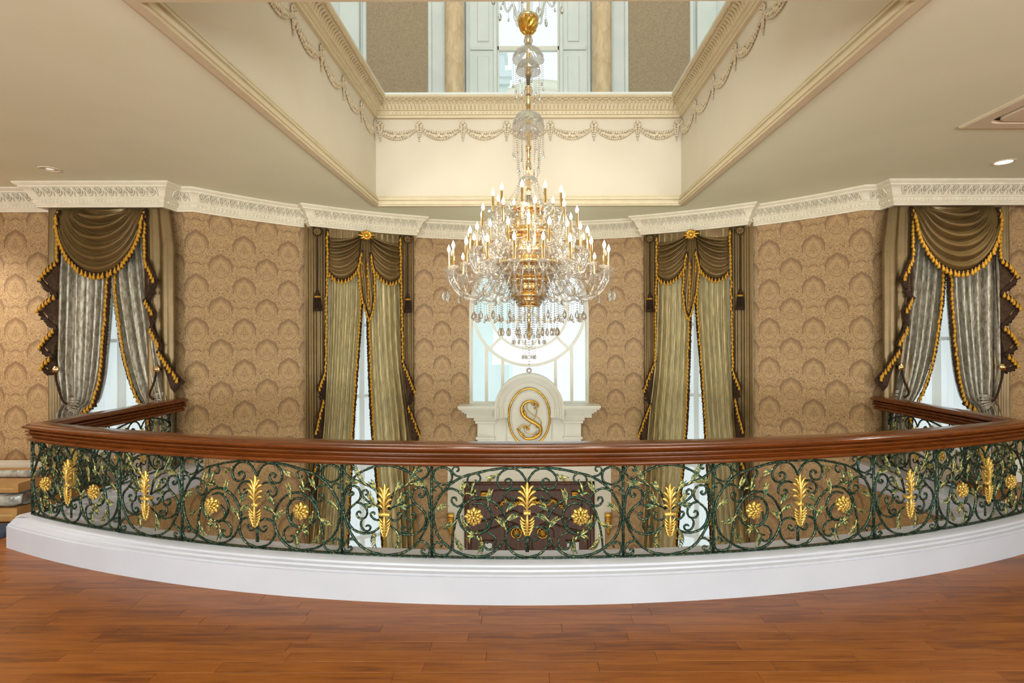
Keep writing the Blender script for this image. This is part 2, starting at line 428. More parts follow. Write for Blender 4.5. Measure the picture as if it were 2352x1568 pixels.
def sweep(path, prof, closed=False):
    """sweep prof [(d, z)] along a plan path [(x, y)]; d is measured to the right-hand side of the direction of travel; mitred"""
    N = len(path); mb = MB(); K = len(prof)
    for i in range(N):
        p = Vector(path[i]); a = Vector(path[i - 1]) if (i or closed) else None; c = Vector(path[(i + 1) % N]) if (i < N - 1 or closed) else None
        n0 = n1 = None
        if a is not None: t = (p - a).normalized(); n0 = Vector((t.y, -t.x))
        if c is not None: t = (c - p).normalized(); n1 = Vector((t.y, -t.x))
        if n0 is None: m_ = n1
        elif n1 is None: m_ = n0
        else:
            m_ = n0 + n1; L = m_.length
            m_ = n0 if L < 1e-6 else m_.normalized() / max(0.3, (m_.normalized().dot(n0)))
        for d, z in prof: mb.v.append((p.x + m_.x * d, p.y + m_.y * d, z))
    for i in range(N if closed else N - 1):
        j = (i + 1) % N
        for k in range(K):
            l = (k + 1) % K
            mb.f.append((i * K + k, i * K + l, j * K + l, j * K + k))
    if not closed:
        mb.f.append(tuple(range(K))); mb.f.append(tuple((N - 1) * K + k for k in range(K))[::-1])
    return mb
def uvmesh(o, uvs):       # uvs: per-vertex uv
    me = o.data; l = me.uv_layers.new(name='UVMap')
    for lp in me.loops: l.data[lp.index].uv = uvs[lp.vertex_index]
    return o
# ================================================================== THE SETTING
ZC = 3.38          # ceiling
ZB = 3.13          # underside of the crown moulding
RW, CY = 4.90, 3.0  # bowed wall: radius and centre
YF = 6.02          # the flat walls either side of the bow
XK = sqrt(4.90 ** 2 - 3.02 ** 2)   # where flat wall and bow meet
AK = atan2(XK, YF - CY)
A0, A1 = radians(19.9), radians(36.7)      # the pelmets on the bow
AW = (A0 + A1) / 2
RF = 10.1; CYF = 3.29 + RF                  # gallery edge (bulges towards the camera)
XC = 4.22
OX, OY0, OY1 = 1.95, 2.55, 6.675            # opening in the ceiling
def arc(a, r=RW): return (r * sin(a), CY + r * cos(a))
def fro(x, d=0.0):
    r = RF - d; return CYF - sqrt(r * r - x * x)

# floors
pts = [(-8, -5), (8, -5), (8, 6.1), (3.80, 6.1)]
pts += [(3.80, fro(3.80, .2))] + [(x, fro(x, .24)) for x in [XC * .9 - i * XC * .9 / 12 for i in range(25)]] + [(-3.80, fro(3.80, .2)), (-3.80, 6.1), (-8, 6.1)]
n = len(pts); mb = MB(); mb.add([(x, y, -0.006) for x, y in pts] + [(x, y, -0.30) for x, y in pts], [tuple(range(n)), tuple(range(n, 2 * n))[::-1]] + [(i, n + i, n + (i + 1) % n, (i + 1) % n) for i in range(n)])
floor = struct(mb.build('floor', M['plank'], smooth=False))
ll = [0.62, 0.78, 0.9, 1.05, 1.2]
planks = {}
for L in ll:
    h, w, b = 0.006, 0.0885, 0.0015
    mb = MB(); x0, x1 = -L / 2 + .0006, L / 2 - .0006
    mb.add([(x0, -w / 2 + .0006, -h), (x1, -w / 2 + .0006, -h), (x1, w / 2 - .0006, -h), (x0, w / 2 - .0006, -h),
            (x0, -w / 2 + .0006, -b), (x1, -w / 2 + .0006, -b), (x1, w / 2 - .0006, -b), (x0, w / 2 - .0006, -b),
            (x0 + b, -w / 2 + b, 0), (x1 - b, -w / 2 + b, 0), (x1 - b, w / 2 - b, 0), (x0 + b, w / 2 - b, 0)],
           [(8, 9, 10, 11), (0, 1, 5, 4), (1, 2, 6, 5), (2, 3, 7, 6), (3, 0, 4, 7), (4, 5, 9, 8), (5, 6, 10, 9), (6, 7, 11, 10), (7, 4, 8, 11)])
    planks[L] = mb.data('plank', M['plank'], False)
cnt = 0
y = 2.02
while y < 4.75:
    yt = y + .0885; yc = y + .04425
    q = yt - .21 - CYF                       # innermost x a plank of this row may reach without sticking out over the void
    xin = 0 if yt - .21 < fro(0) else min(3.92, sqrt(max(0, RF * RF - q * q)) if -q < RF else 0)
    lim = (y + .2) * 1.03 + .3
    x = -lim - random.random() * .8
    while x < lim:
        L = random.choice(ll); a, b = x, x + L; x += L
        if xin > 0:
            if a < -xin < b: b = -xin
            elif a < xin < b: a = xin
            elif -xin <= a and b <= xin: continue
        if b - a < .05: continue
        link('plank', planks[L], floor, ((a + b) / 2, yc, 0), scale=((b - a) / L, 1, 1)); cnt += 1
    y = yt
print('planks', cnt)

# ceiling with the rectangular opening
cb = MB(); T = .16
g = .03
cb.box(-8, -OX - g, -5, 6.4, ZC, ZC + T).box(OX + g, 8, -5, 6.4, ZC, ZC + T).box(-OX - g, OX + g, -5, OY0 - g, ZC, ZC + T)
cb.box(-8, -OX - g, 6.4, 8.3, ZC, ZC + T).box(OX + g, 8, 6.4, 8.3, ZC, ZC + T).box(-OX - g, OX + g, OY1 + g, 8.3, ZC, ZC + T)
struct(cb.build('ceiling', M['ceiling'], smooth=False))

# the well above the opening
wb = MB(); ZU = 4.70
wb.box(-OX - .1, -OX, OY0 - .1, OY1 + .1, ZC + .001, ZU).box(OX, OX + .1, OY0 - .1, OY1 + .1, ZC + .001, ZU).box(-OX, OX, OY1, OY1 + .1, ZC + .001, ZU).box(-OX, OX, OY0 - .1, OY0, ZC + .001, ZU)
well = struct(wb.build('wall_opening', M['well'], smooth=False))
rect = [(-OX, OY0), (-OX, OY1), (OX, OY1), (OX, OY0)]
z = ZC
struct(sharp(sweep(rect, [(-.06, z - .001), (-.06, z - .018), (-.03, z - .018), (-.03, z - .032), (.03, z - .032), (.03, z - .014), (.046, z - .014), (.046, z + .012), (.026, z + .014), (.026, z + .040), (.044, z + .043), (.040, z + .062), (.020, z + .066), (.014, z + .088), (.020, z + .090), (.018, z + .102), (0, z + .104)], True).build('trim_1', M['cream']), 30))
z = 4.47
UP = [(0, z), (.03, z), (.03, z + .03), (.045, z + .035), (.045, z + .08), (.06, z + .085), (.07, z + .10), (.09, z + .15), (.125, z + .175), (.125, z + .195), (.15, z + .20), (.165, z + .215), (.165, z + .235), (0, z + .235)]
uc = struct(sharp(sweep(rect, UP, True).build('trim_2', M['cream']), 30))
struct(sweep(rect, [(-.02, ZU + .005), (.155, ZU + .005), (.155, ZU + .035), (-.02, ZU + .035)], True).build('trim_3', M['upper_white'], smooth=False))
# relief along the upper crown: a row of scallops above, small beads below
rb = MB()
def along(path, step, fn, closed=True, off=0.5):
    N = len(path)
    for i in range(N if closed else N - 1):
        a, b = Vector(path[i]), Vector(path[(i + 1) % N]); L = (b - a).length
        k = max(1, round(L / step)); t = (b - a) / L; nn = Vector((t.y, -t.x))
        for j in range(k): fn(a + t * L * (j + off) / k, t, nn, L / k)
def bead(p, t, n, s, d=.045, z=4.528, r=.012):
    q = p + n * d; rb.ball((q.x, q.y, z), r, 5, 2)
along(rect, .05, bead)
along(rect, .085, lambda p, t, n, s: rb.tube([(*(p + n * .14 - t * .036), 4.672), (*(p + n * .15 - t * .02), 4.652), (*(p + n * .15 + t * .02), 4.652), (*(p + n * .14 + t * .036), 4.672)], .008, 4))
along(rect, .05, lambda p, t, n, s: rb.tube([(*(p + n * .062), 4.565), (*(p + n * .085), 4.605), (*(p + n * .12), 4.64)], [.008, .014, .010], 4))
rb.build('moulding_relief', M['cream'], uc, stuff=True)

# plaster garlands on the well walls
def blob(mb, x, z, r, y=-.008):
    a = random.random() * 6.28
    mb.ball((x, y, z), r, 6, 2, (1, .7, 1))
    for k in range(5):
        an = a + k * 1.257
        mb.petal((x + cos(an) * r * .3, z + sin(an) * r * .3), (x + cos(an) * r * .9, z + sin(an) * r * .9), (x + cos(an + .3) * r * 1.5, z + sin(an + .3) * r * 1.5), r * .38, .006, 3, y)
def swag_mesh(w):
    mb = MB(); k = 17
    for i in range(k):
        t = (i + .5) / k; x = (t - .5) * w * .9; sag = 4 * t * (1 - t)
        zc = -.085 * sag; th = .014 + .022 * sag
        blob(mb, x, zc + random.uniform(-.4, .4) * th, .012 + .011 * sag)
        for q in (-1, 1): blob(mb, x + .01 * q, zc + q * th * 1.1, .009 + .006 * sag)
    return mb
def drop_mesh():
    mb = MB()
    for i in range(9):
        t = i / 8; z = .085 - .23 * t; r = .018 * (1 - .55 * t)
        for s in ((-1, 1) if 0 < i < 7 else (0,)): blob(mb, s * (.026 * (1 - t) + .002), z, r * 1.15)
    for s in (-1, 1):
        mb.tube([(0, -.012, .06), (s * .03, -.02, .09), (s * .045, -.015, .06), (s * .03, -.012, .03), (0, -.01, .03)], .008, 4)
    return mb
ZG = 4.33
sw_w = 2 * OX / 7; sd_w = (OY1 - OY0) / 7
smf = swag_mesh(sw_w).data('garland_swag', M['garland']); sms = swag_mesh(sd_w).data('garland_swag', M['garland']); dm = drop_mesh().data('garland_drop', M['garland'])
for i in range(7):
    link('garland_swag', smf, well, (-OX + (i + .5) * sw_w, OY1 - .002, ZG))
    for s in (-1, 1): link('garland_swag', sms, well, (s * (OX - .002), OY0 + (i + .5) * sd_w, ZG), (0, 0, -s * pi / 2))
for i in range(8):
    x = -OX + i * sw_w; x = max(-OX + .06, min(OX - .06, x))
    link('garland_drop', dm, well, (x, OY1 - .002, ZG))
    for s in (-1, 1): link('garland_drop', dm, well, (s * (OX - .002), min(OY1 - .06, max(OY0 + .06, OY0 + i * sd_w)), ZG), (0, 0, -s * pi / 2))

# bowed wall, with openings for two tall windows and the round-headed one
OW = radians(5.6); OC = asin(.90 / RW); ZAR, RAR = 2.095, .885
def bow():
    mb = MB(); uvs = []
    an = set([-AK, AK, -OC, OC]); [an.add(s * (AW + t * OW)) for s in (-1, 1) for t in (-1, 1)]
    for i in range(-26, 27): an.add(i * AK / 26)
    for i in range(-20, 21): an.add(asin(max(-.9, min(.9, .90 * sin(i * pi / 40))) / RW))
    an = sorted(an)
    aa = [an[0]]
    for a in an[1:]:
        if a - aa[-1] > 1e-4: aa.append(a)
    def lim(a):
        x = abs(RW * sin(a)); return ZAR + sqrt(max(0, .90 ** 2 - x * x)) if x < .9001 else ZAR
    for a, b in zip(aa, aa[1:]):
        m_ = (a + b) / 2
        if abs(m_) < OC: iv = [((-3.4, -3.4), (.62, .62)), ((lim(a), lim(b)), (ZC, ZC))]
        elif abs(abs(m_) - AW) < OW: iv = [((-3.4, -3.4), (-3.2, -3.2)), ((2.9, 2.9), (ZC, ZC))]
        else: iv = [((-3.4, -3.4), (0, 0)), ((0, 0), (ZC, ZC))]
        for (z0a, z0b), (z1a, z1b) in iv:
            for rr, flip in ((RW, 0), (RW + .2, 1)):
                q = len(mb.v); A_, B_ = arc(a, rr), arc(b, rr)
                mb.v += [(*A_, z0a), (*B_, z0b), (*B_, z1b), (*A_, z1a)]; mb.f.append((q, q + 1, q + 2, q + 3)[::-1 if not flip else 1])
                uvs += [(a * RW, z0a), (b * RW, z0b), (b * RW, z1b), (a * RW, z1a)]
    def reveal(a, za, b, zb):
        q = len(mb.v); mb.v += [(*arc(a), za), (*arc(b), zb), (*arc(b, RW + .2), zb), (*arc(a, RW + .2), za)]; mb.f.append((q, q + 1, q + 2, q + 3)); uvs.extend([(0, 0), (.01, 0), (.01, .01), (0, .01)])
    for s in (-1, 1):
        for t in (-1, 1): a = s * (AW + t * OW); reveal(a, -3.2, a, 2.9)
        reveal(s * (AW - OW), 2.9, s * (AW + OW), 2.9); reveal(s * OC, .62, s * OC, ZAR)
    cs = [a for a in aa if abs(a) <= OC + 1e-6]
    for a, b in zip(cs, cs[1:]): reveal(a, lim(a), b, lim(b)); reveal(a, .62, b, .62)
    o = mb.build('wall_back', M['paper'], smooth=False); uvmesh(o, uvs); return struct(o)
bow()
# flat walls beside the bow, each with a window
def flat(name, s):
    mb = MB(); uvs = []
    xs = [XK, 4.78 - .42, 4.78 + .42, 8.0]
    for (x0, x1) in zip(xs, xs[1:]):
        iv = [(-.3, .35), (2.95, ZC)] if x0 == xs[1] else [(-.3, ZC)]
        for z0, z1 in iv:
            for yy in (YF, YF + .2):
                q = len(mb.v); mb.v += [(s * x0, yy, z0), (s * x1, yy, z0), (s * x1, yy, z1), (s * x0, yy, z1)]; mb.f.append((q, q + 1, q + 2, q + 3))
                uvs.extend([(s * (x0 - XK + AK * RW), z0), (s * (x1 - XK + AK * RW), z0), (s * (x1 - XK + AK * RW), z1), (s * (x0 - XK + AK * RW), z1)])
    for a, za, b, zb in ((xs[1], .35, xs[1], 2.95), (xs[2], .35, xs[2], 2.95), (xs[1], .35, xs[2], .35), (xs[1], 2.95, xs[2], 2.95), (XK, -.3, XK, ZC)):
        q = len(mb.v); mb.v += [(s * a, YF, za), (s * b, YF, zb), (s * b, YF + .2, zb), (s * a, YF + .2, za)]; mb.f.append((q, q + 1, q + 2, q + 3)); uvs.extend([(0, 0), (.01, 0), (.01, .01), (0, .01)])
    o = mb.build(name, M['paper'], smooth=False); uvmesh(o, uvs); struct(o)
flat('wall_back_left', -1); flat('wall_back_right', 1)
def plane_wall(name, a, b, z0, z1, mat='paper', thick=.12):
    a, b = Vector(a), Vector(b); t = (b - a).normalized(); n_ = Vector((t.y, -t.x)) * thick; L = (b - a).length
    mb = MB(); mb.add([(*a, z0), (*b, z0), (*b, z1), (*a, z1), (*(a - n_), z0), (*(b - n_), z0), (*(b - n_), z1), (*(a - n_), z1)],
                      [(0, 1, 2, 3), (5, 4, 7, 6), (4, 0, 3, 7), (1, 5, 6, 2), (3, 2, 6, 7), (4, 5, 1, 0)])
    o = mb.build(name, M[mat], smooth=False); uvmesh(o, [(0, z0), (L, z0), (L, z1), (0, z1)] * 2); return struct(o)
plane_wall('wall_left', (-7.9, -5), (-7.9, YF), -.3, ZC)
plane_wall('wall_right', (7.9, YF), (7.9, -5), -.3, ZC)
plane_wall('wall_front', (8, -5), (-8, -5), -.3, ZC, 'ceiling')
# below the galleries: side walls of the hall, hall floor
plane_wall('wall_hall_left', (-3.78, 4.12), (-3.78, 6.3), -3.4, -.01)
plane_wall('wall_hall_right', (3.78, 6.3), (3.78, 4.12), -3.4, -.01)
plane_wall('hall_leak_blocker', (4.0, 3.62), (-4.0, 3.62), -3.4, -.3, 'joinery')  # unseen panel under the gallery, added to stop outside light leaking in
struct(MB().box(-4.2, 4.2, 3.3, 8.3, -3.5, -3.4).build('floor_hall', M['stone'], smooth=False))

# crown moulding with the steps over the windows
CR = [(-.02, ZB), (.022, ZB), (.022, ZB + .018), (.034, ZB + .026), (.034, ZB + .036), (.044, ZB + .042), (.044, ZB + .082), (.056, ZB + .088), (.056, ZB + .10), (.066, ZB + .104),
      (.072, ZB + .125), (.088, ZB + .16), (.112, ZB + .188), (.132, ZB + .198), (.132, ZB + .212), (.150, ZB + .220), (.166, ZB + .236), (.166, ZB + .25), (-.02, ZB + .25)]
RP = RW - .15
half = []                               # left to right, from the outer left to the middle
lp = [(-7.9, YF), (-5.42, YF), (-5.42, 5.80), (-4.06, 5.80), (-4.06, YF), (-XK, YF)]
k = 14
lp += [arc(-AK + (AK - A1) * i / 6) for i in range(1, 7)]
pel = [arc(-A1 + (A1 - A0) * i / 6, RP) for i in range(7)]
lp += pel
lp += [arc(-A0 + A0 * i / 6) for i in range(0, 6)]
full = lp + [(0, CY + RW)] + [(-x if abs(x) != 5.42 else 5.78, y) for x, y in lp[::-1]]
crown = struct(sharp(sweep(full, CR).build('trim_4', M['white']), 30))
rb = MB()
def leafS(p, t, n, s):
    f = lambda a, h, e=0: (*(p + t * a * s + n * (.072 + e + .055 * max(0, (h - .105) / .09) ** 1.6)), ZB + h)
    for m_ in (-1, 1):
        rb.tube([f(m_ * .04, .108, .006), f(m_ * .16, .125, .008), f(m_ * .30, .15, .008), f(m_ * .40, .178, .010), f(m_ * .30, .192, .014), f(m_ * .20, .182, .014), f(m_ * .24, .168, .012)], [.004, .007, .008, .007, .006, .005, .004], 4)
        rb.tube([f(m_ * .05, .135, .006), f(m_ * .10, .16, .008), f(m_ * .06, .185, .012)], [.004, .006, .004], 4)
    rb.tube([f(.5, .108, .002), f(.5, .15, .006), f(.5, .19, .008)], [.004, .008, .010], 4)
seg = full
along(seg, .11, leafS, False)
along(seg, .041, lambda p, t, n, s: rb.ball((*(p + n * .046), ZB + .062), .0125, 5, 2, (1, 1, 1.2)), False)
rb.build('moulding_relief', M['white'], crown, stuff=True)
# pelmet boards close the steps behind the crown
pb = MB()
for s in (-1, 1):
    pb.box(min(s * 5.42, s * 4.06), max(s * 5.42, s * 4.06), 5.80, YF - .001, ZC - .10, ZC - .001)
struct(pb.build('trim_5', M['white'], smooth=False))

# baseboards
BB = [(0, 0), (.022, 0), (.022, .19), (.016, .20), (.016, .235), (.008, .25), (.008, .27), (0, .275)]
for s, nme in ((-1, 'left'), (1, 'right')):
    path = [(-7.9, YF), (-5.56, YF)] if s < 0 else [(5.56, YF), (7.9, YF)]
    struct(sharp(sweep(path, BB).build('baseboard_' + nme, M['joinery']), 30))

# curb under the balustrade
def curbprof(w, top, bot, base):
    return [(0, base), (0, .172), (.010, .176), (.010, .188), (.030, .196), (.034, .208), (.052, .216), (.056, .228), (.078, top), (w - .01, top), (w, top - .012), (w, .20), (w - .012, .19), (w - .012, .14), (w - .03, .125), (w - .03, .10), (w - .05, .085), (w - .05, bot)]
fr = [(-XC + 2 * XC * i / 48) for i in range(49)]
front = [(x, fro(x)) for x in fr][::-1]          # right to left: void lies on the right-hand side
struct(sharp(sweep(front, [(d, z) for d, z in curbprof(.27, .24, -.3, 0)]).build('trim_6', M['curb']), 30))
struct(sharp(sweep([(-XC, fro(XC)), (-XC + .04, 6.02)], curbprof(.44, .2385, -.02, 0)).build('trim_7', M['curb']), 30))
struct(sharp(sweep([(XC - .04, 6.02), (XC, fro(XC))], curbprof(.44, .2385, -.02, 0)).build('trim_8', M['curb']), 30))

# ---- upper storey seen through the opening
YU = 8.0
ub = MB()
xs = [-6, -.477, .477, 6]
ub.box(-6, -.477, YU, YU + .2, 4.5, 9.5).box(.477, 6, YU, YU + .2, 4.5, 9.5).box(-.477, .477, YU, YU + .2, 4.5, 4.9).box(-.477, .477, YU, YU + .2, 8.3, 9.5)
struct(ub.build('wall_upper_back', M['upper_white'], smooth=False))
struct(MB().box(-4.2, -4.05, -4, 8.0, 4.5, 9.5).build('wall_upper_left', M['upper_white'], smooth=False))
struct(MB().box(4.05, 4.2, -4, 8.0, 4.5, 9.5).build('wall_upper_right', M['upper_white'], smooth=False))
struct(MB().box(-4.2, 4.2, -4.1, -4, 4.5, 9.5).build('wall_upper_front', M['upper_white'], smooth=False))
struct(MB().box(-4.2, 4.2, -4, 8.2, 9.5, 9.7).build('ceiling_upper', M['ceiling'], smooth=False))
uf = MB().box(-4.1, -OX - .1, -4, 8, 4.56, 4.70).box(OX + .1, 4.1, -4, 8, 4.56, 4.70).box(-OX - .1, OX + .1, -4, OY0 - .1, 4.56, 4.70).box(-OX - .1, OX + .1, OY1 + .1, 8, 4.56, 4.70)
struct(uf.build('floor_upper', M['ceiling'], smooth=False))
for s in (-1, 1):
    x0, x1 = sorted((s * 2.47, s * 1.53))
    p_ = struct(MB().box(x0, x1, YU - .012, YU - .001, 4.75, 9.4).build('trim_9' if s < 0 else 'trim_10', M['upper_paper'], smooth=False))
    fb = MB()
    for a, b in ((2.47, 2.53), (1.47, 1.53)):
        q0, q1 = sorted((s * a, s * b)); fb.bevbox(q0, q1, YU - .04, YU, 4.72, 9.4, .012)
    fb.bevbox(*sorted((s * 2.56, s * 2.86)), YU - .10, YU, 4.72, 9.4, .01)
    fb.build('frame_moulding', M['upper_white'], p_, smooth=False)
    # pilaster panels beside the window
    q = MB()
    for z0, z1 in ((4.8, 5.97), (6.19, 8.0)):
        a, b = sorted((s * .60, s * .78)); q.bevbox(a, b, YU - .022, YU - .001, z0, z1, .012)
    q.bevbox(*sorted((s * .50, s * .88)), YU - .03, YU - .001, 6.06, 6.10, .008)
    struct(q.build('trim_11' if s < 0 else 'trim_12', M['upper_white'], smooth=False))
    q = MB(); a, b = sorted((s * .477, s * .535)); q.bevbox(a, b, YU - .04, YU - .001, 4.75, 8.3, .012)
    a, b = sorted((s * .90, s * .96)); q.bevbox(a, b, YU - .06, YU - .001, 4.72, 9.4, .02)
    struct(q.build('trim_13' if s < 0 else 'trim_14', M['upper_white'], smooth=False))
    col = thing('marble_column', (s * 1.10, YU - .20, 4.70), 0, ('polished beige marble column %s of the upper window' % ('left' if s < 0 else 'right')), 'column', 'columns of the upper storey')
    MB().lathe([(.19, .001), (.19, .08), (.175, .09), (.175, .12)], 24).build('base', M['upper_white'], col)
    MB().lathe([(.147, .12), (.15, .3), (.148, 2.5), (.132, 4.2), (.132, 4.3)], 28).build('shaft', M['column'], col)
    MB().lathe([(.14, 4.3), (.19, 4.5), (.2, 4.7)], 24).build('capital', M['upper_white'], col)
# upper window
wn = struct(MB().bevbox(-.477, .477, YU + .03, YU + .09, 6.08, 6.15, .006).bevbox(-.477, -.45, YU + .03, YU + .09, 4.9, 8.3, .004).bevbox(.45, .477, YU + .03, YU + .09, 4.9, 8.3, .004).bevbox(-.477, .477, YU + .03, YU + .09, 4.9, 4.95, .004).build('window_1', M['joinery'], smooth=False))
for z0, z1 in ((4.95, 6.08), (6.15, 8.3)):
    MB().box(-.45, .45, YU + .055, YU + .061, z0, z1).build('pane', M['glass'], wn, smooth=False)

# windows behind the curtains
def tall_window(nm, loc, rotz, w, z0, z1):
    o = MB().box(-w, -w + .05, 0, .06, z0, z1).box(w - .05, w, 0, .06, z0, z1).box(-w, w, 0, .06, z0, z0 + .05).box(-w, w, 0, .06, z1 - .05, z1).box(-.03, .03, 0, .06, z0, z1).build(nm, M['joinery'], smooth=False, loc=loc, rot=(0, 0, rotz))
    struct(o)
    zz = [z0 + .05]; k = max(1, round((z1 - z0) / 1.1)); zz = [z0 + .05 + (z1 - z0 - .1) * i / k for i in range(k + 1)]
    mb = MB()
    for z in zz[1:-1]: mb.box(-w + .05, w - .05, .005, .05, z - .02, z + .02)
    mb.build('glazing_bar', M['joinery'], o, smooth=False)
    for a, b in zip(zz, zz[1:]):
        for s in (-1, 1):
            x0, x1 = sorted((s * .03, s * (w - .05))); MB().box(x0, x1, .028, .034, a + .02, b - .02).build('pane', M['glass'], o, smooth=False)
for i, s in enumerate((-1, 1)):
    tall_window('window_%d' % (2 + i), (s * 4.78, YF + .08, 0), 0, .42, .35, 2.95)
    x, y = arc(s * AW, RW * cos(OW) + .09); tall_window('window_%d' % (4 + i), (x, y, 0), -s * AW, RW * sin(OW), -3.2, 2.9)

# round-headed centre window
YW = CY + RW + .02
def pbar(mb, pts, w, y0=-.01, y1=.05, closed=False):      # flat bar of width w along points in the xz plane
    N = len(pts); b = len(mb.v)
    for i in range(N):
        a = pts[i - 1] if (i or closed) else pts[i]; c = pts[(i + 1) % N] if (i < N - 1 or closed) else pts[i]
        dx, dz = c[0] - a[0], c[1] - a[1]; L = hypot(dx, dz) or 1; nx, nz = -dz / L * w / 2, dx / L * w / 2
        p = pts[i]
        mb.v += [(p[0] - nx, y0, p[1] - nz), (p[0] + nx, y0, p[1] + nz), (p[0] + nx, y1, p[1] + nz), (p[0] - nx, y1, p[1] - nz)]
    for i in range(N if closed else N - 1):
        j = (i + 1) % N
        for k in range(4):
            l = (k + 1) % 4; mb.f.append((b + 4 * i + k, b + 4 * i + l, b + 4 * j + l, b + 4 * j + k))
    if not closed: mb.f += [(b, b + 1, b + 2, b + 3), (b + 4 * N - 1, b + 4 * N - 2, b + 4 * N - 3, b + 4 * N - 4)]
    return mb
def circ(cx, cz, r, a0=0, a1=2 * pi, n=40): return [(cx + r * cos(a0 + (a1 - a0) * i / n), cz + r * sin(a0 + (a1 - a0) * i / n)) for i in range(n + 1)]
wf = MB()
out = [(-.925, .66), (-.925, ZAR)] + circ(0, ZAR, .925, pi, 0, 30)[1:] + [(.925, .66)]
pbar(wf, out, .11, -.06, .02)
inn = [(-.88, .70), (-.88, ZAR)] + circ(0, ZAR, .88, pi, 0, 30)[1:] + [(.88, .70)]
pbar(wf, inn, .05, -.02, .06)
wf.box(-.97, .97, -.05, .06, .62, .70)
cw = struct(wf.build('window_6', M['joinery'], smooth=False, loc=(0, YW, 0)))
MB().box(-.89, .89, .03, .036, .66, 2.98).build('pane', M['glass'], cw, smooth=False)
k = 1 / 154.5
tb = MB(); RO, RI = 133 * k, 92 * k
pbar(tb, circ(0, ZAR, RO - .01, 0, 2 * pi, 56)[:-1], .042, -.015, .05, True)
pbar(tb, circ(0, ZAR, RI, 0, 2 * pi, 48)[:-1], .038, -.014, .05, True)
for a in (45, 135, 225, 315): ca, sa = cos(radians(a)), sin(radians(a)); pbar(tb, [(RI * ca, ZAR + RI * sa), (RO * ca, ZAR + RO * sa)], .04, -.012, .05)
for q in range(4):                      # four pointed leaves inside the inner circle
    for s in (-1, 1):
        pts = []
        for i in range(15):
            t = i / 14; d = t * RI; w_ = s * .19 * sin(pi * t); a = q * pi / 2
            pts.append((d * cos(a) - w_ * sin(a), ZAR + d * sin(a) + w_ * cos(a)))
        pbar(tb, pts[1:], .032, -.010 + .0009 * (2 * q + (s > 0)), .05)
for s in (-1, 1):
    x1, x2 = s * 100 * k, s * 62 * k
    pbar(tb, [(x1, .69), (x1, ZAR - sqrt(RO ** 2 - x1 ** 2) + .03)], .045, -.012, .05)
    pbar(tb, [(x2, .69), (x2, ZAR - sqrt(RO ** 2 - x2 ** 2) + .01)], .045, -.012, .05)
tb.build('tracery', M['joinery'], cw, smooth=False)

# ---- neighbouring building outside
nb = thing('neighbouring_building', (0, 26, -3.4), 0, 'pale grey building with a cornice and an arched gable outside the upper window', 'building')
MB().box(-5, -1.0, 0, 6, 0, 18.2).build('wall', simple('render_wall', srgb(236, 246, 243), srgb(226, 238, 234), .6, .8), nb, smooth=False)
MB().box(-5, -.9, -.25, 0, 17.5, 17.8).box(-5, -.8, -.4, 0, 17.8, 18.1).box(-2.2, -1.2, .2, 1.2, 18.2, 19.2).box(-2.35, -1.05, .1, 1.3, 19.2, 19.4).build('cornice', M['upper_white'], nb, smooth=False)
ab = MB(); pbar(ab, circ(.7, 14.2, 3.1, 0, pi, 30), .5, -.6, 0); ab.build('arched_gable', M['white'], nb)
# ================================================================== CENTRE PIECE ABOVE THE ENTRANCE
YP = CY + RW - .14
def P2(px, py, yy=7.76): k = yy / 1200; return ((px - 1217) * k, EYE + (770 - py) * k)
K = YP / 1200
sur = thing('door_surround', (0, YP, -3.4), 0, 'white moulded door surround with arched top carrying a gilt letter in an oval', 'door surround')
ZO = 3.4     # local z offset
def z_(z): return z + ZO
RA = .505; ZS = .634
b = MB()
b.box(-.77, .77, 0, .13, z_(-.12), z_(.50))                     # attic block
b.build('attic_panel', M['joinery'], sur, smooth=False)
offs = [0, .035, .062, .10, .125, .19]; dep = [.22, .19, .15, .125, .09]; wid = [1.035, 1.02, .985, .95, .92]
b = MB()
for i in range(5):
    r0, r1 = RA - offs[i], RA - offs[i + 1]
    N = 36; s0 = len(b.v)
    for j in range(N + 1):
        a = pi * j / N
        for r, y in ((r0, .12), (r0, -dep[i] + .0), (r1, -dep[i] + .01), (r1, .12)): b.v.append((r * cos(a), y, z_(ZS) + r * sin(a)))
    for j in range(N):
        for k_ in range(4): l = (k_ + 1) % 4; b.f.append((s0 + 4 * j + k_, s0 + 4 * j + l, s0 + 4 * j + 4 + l, s0 + 4 * j + 4 + k_))
    zt, zb = .68 - offs[i], .68 - offs[i + 1]
    for s in (-1, 1):
        x0, x1 = sorted((s * (r1 - .002), s * wid[i])); b.box(x0, x1, -dep[i], .12, z_(zb), z_(zt))
    # straight leg below the spring of the arch
    for s in (-1, 1):
        x0, x1 = sorted((s * r1, s * r0)); b.box(x0, x1, -dep[i] + .003, .12, z_(.49), z_(ZS))
b.build('cornice', M['joinery'], sur, smooth=False)
b = MB(); N = 30; b.v.append((0, -.06, z_(ZS)))
for j in range(N + 1): b.v.append(((RA - .18) * cos(pi * j / N), -.06, z_(ZS) + (RA - .18) * sin(pi * j / N)))
for j in range(N): b.f.append((0, j + 1, j + 2))
b.box(-(RA - .18), RA - .18, -.06, .1, z_(-.12), z_(ZS))
b.build('tympanum', M['joinery'], sur, smooth=False)
b = MB()
for s in (-1, 1):
    def bx(x0, x1, y, z0, z1): a, c = sorted((s * x0, s * x1)); b.bevbox(a, c, y, .1, z_(z0), z_(z1), .006)
    bx(.47, .82, -.05, .44, .49); bx(.49, .80, -.035, .395, .44); bx(.52, .77, -.02, -.12, .395); bx(.55, .74, -.03, .21, .235); bx(.50, .79, -.045, .16, .20)
b.build('pilaster', M['joinery'], sur, smooth=False)
b = MB()                                                      # casing around the door
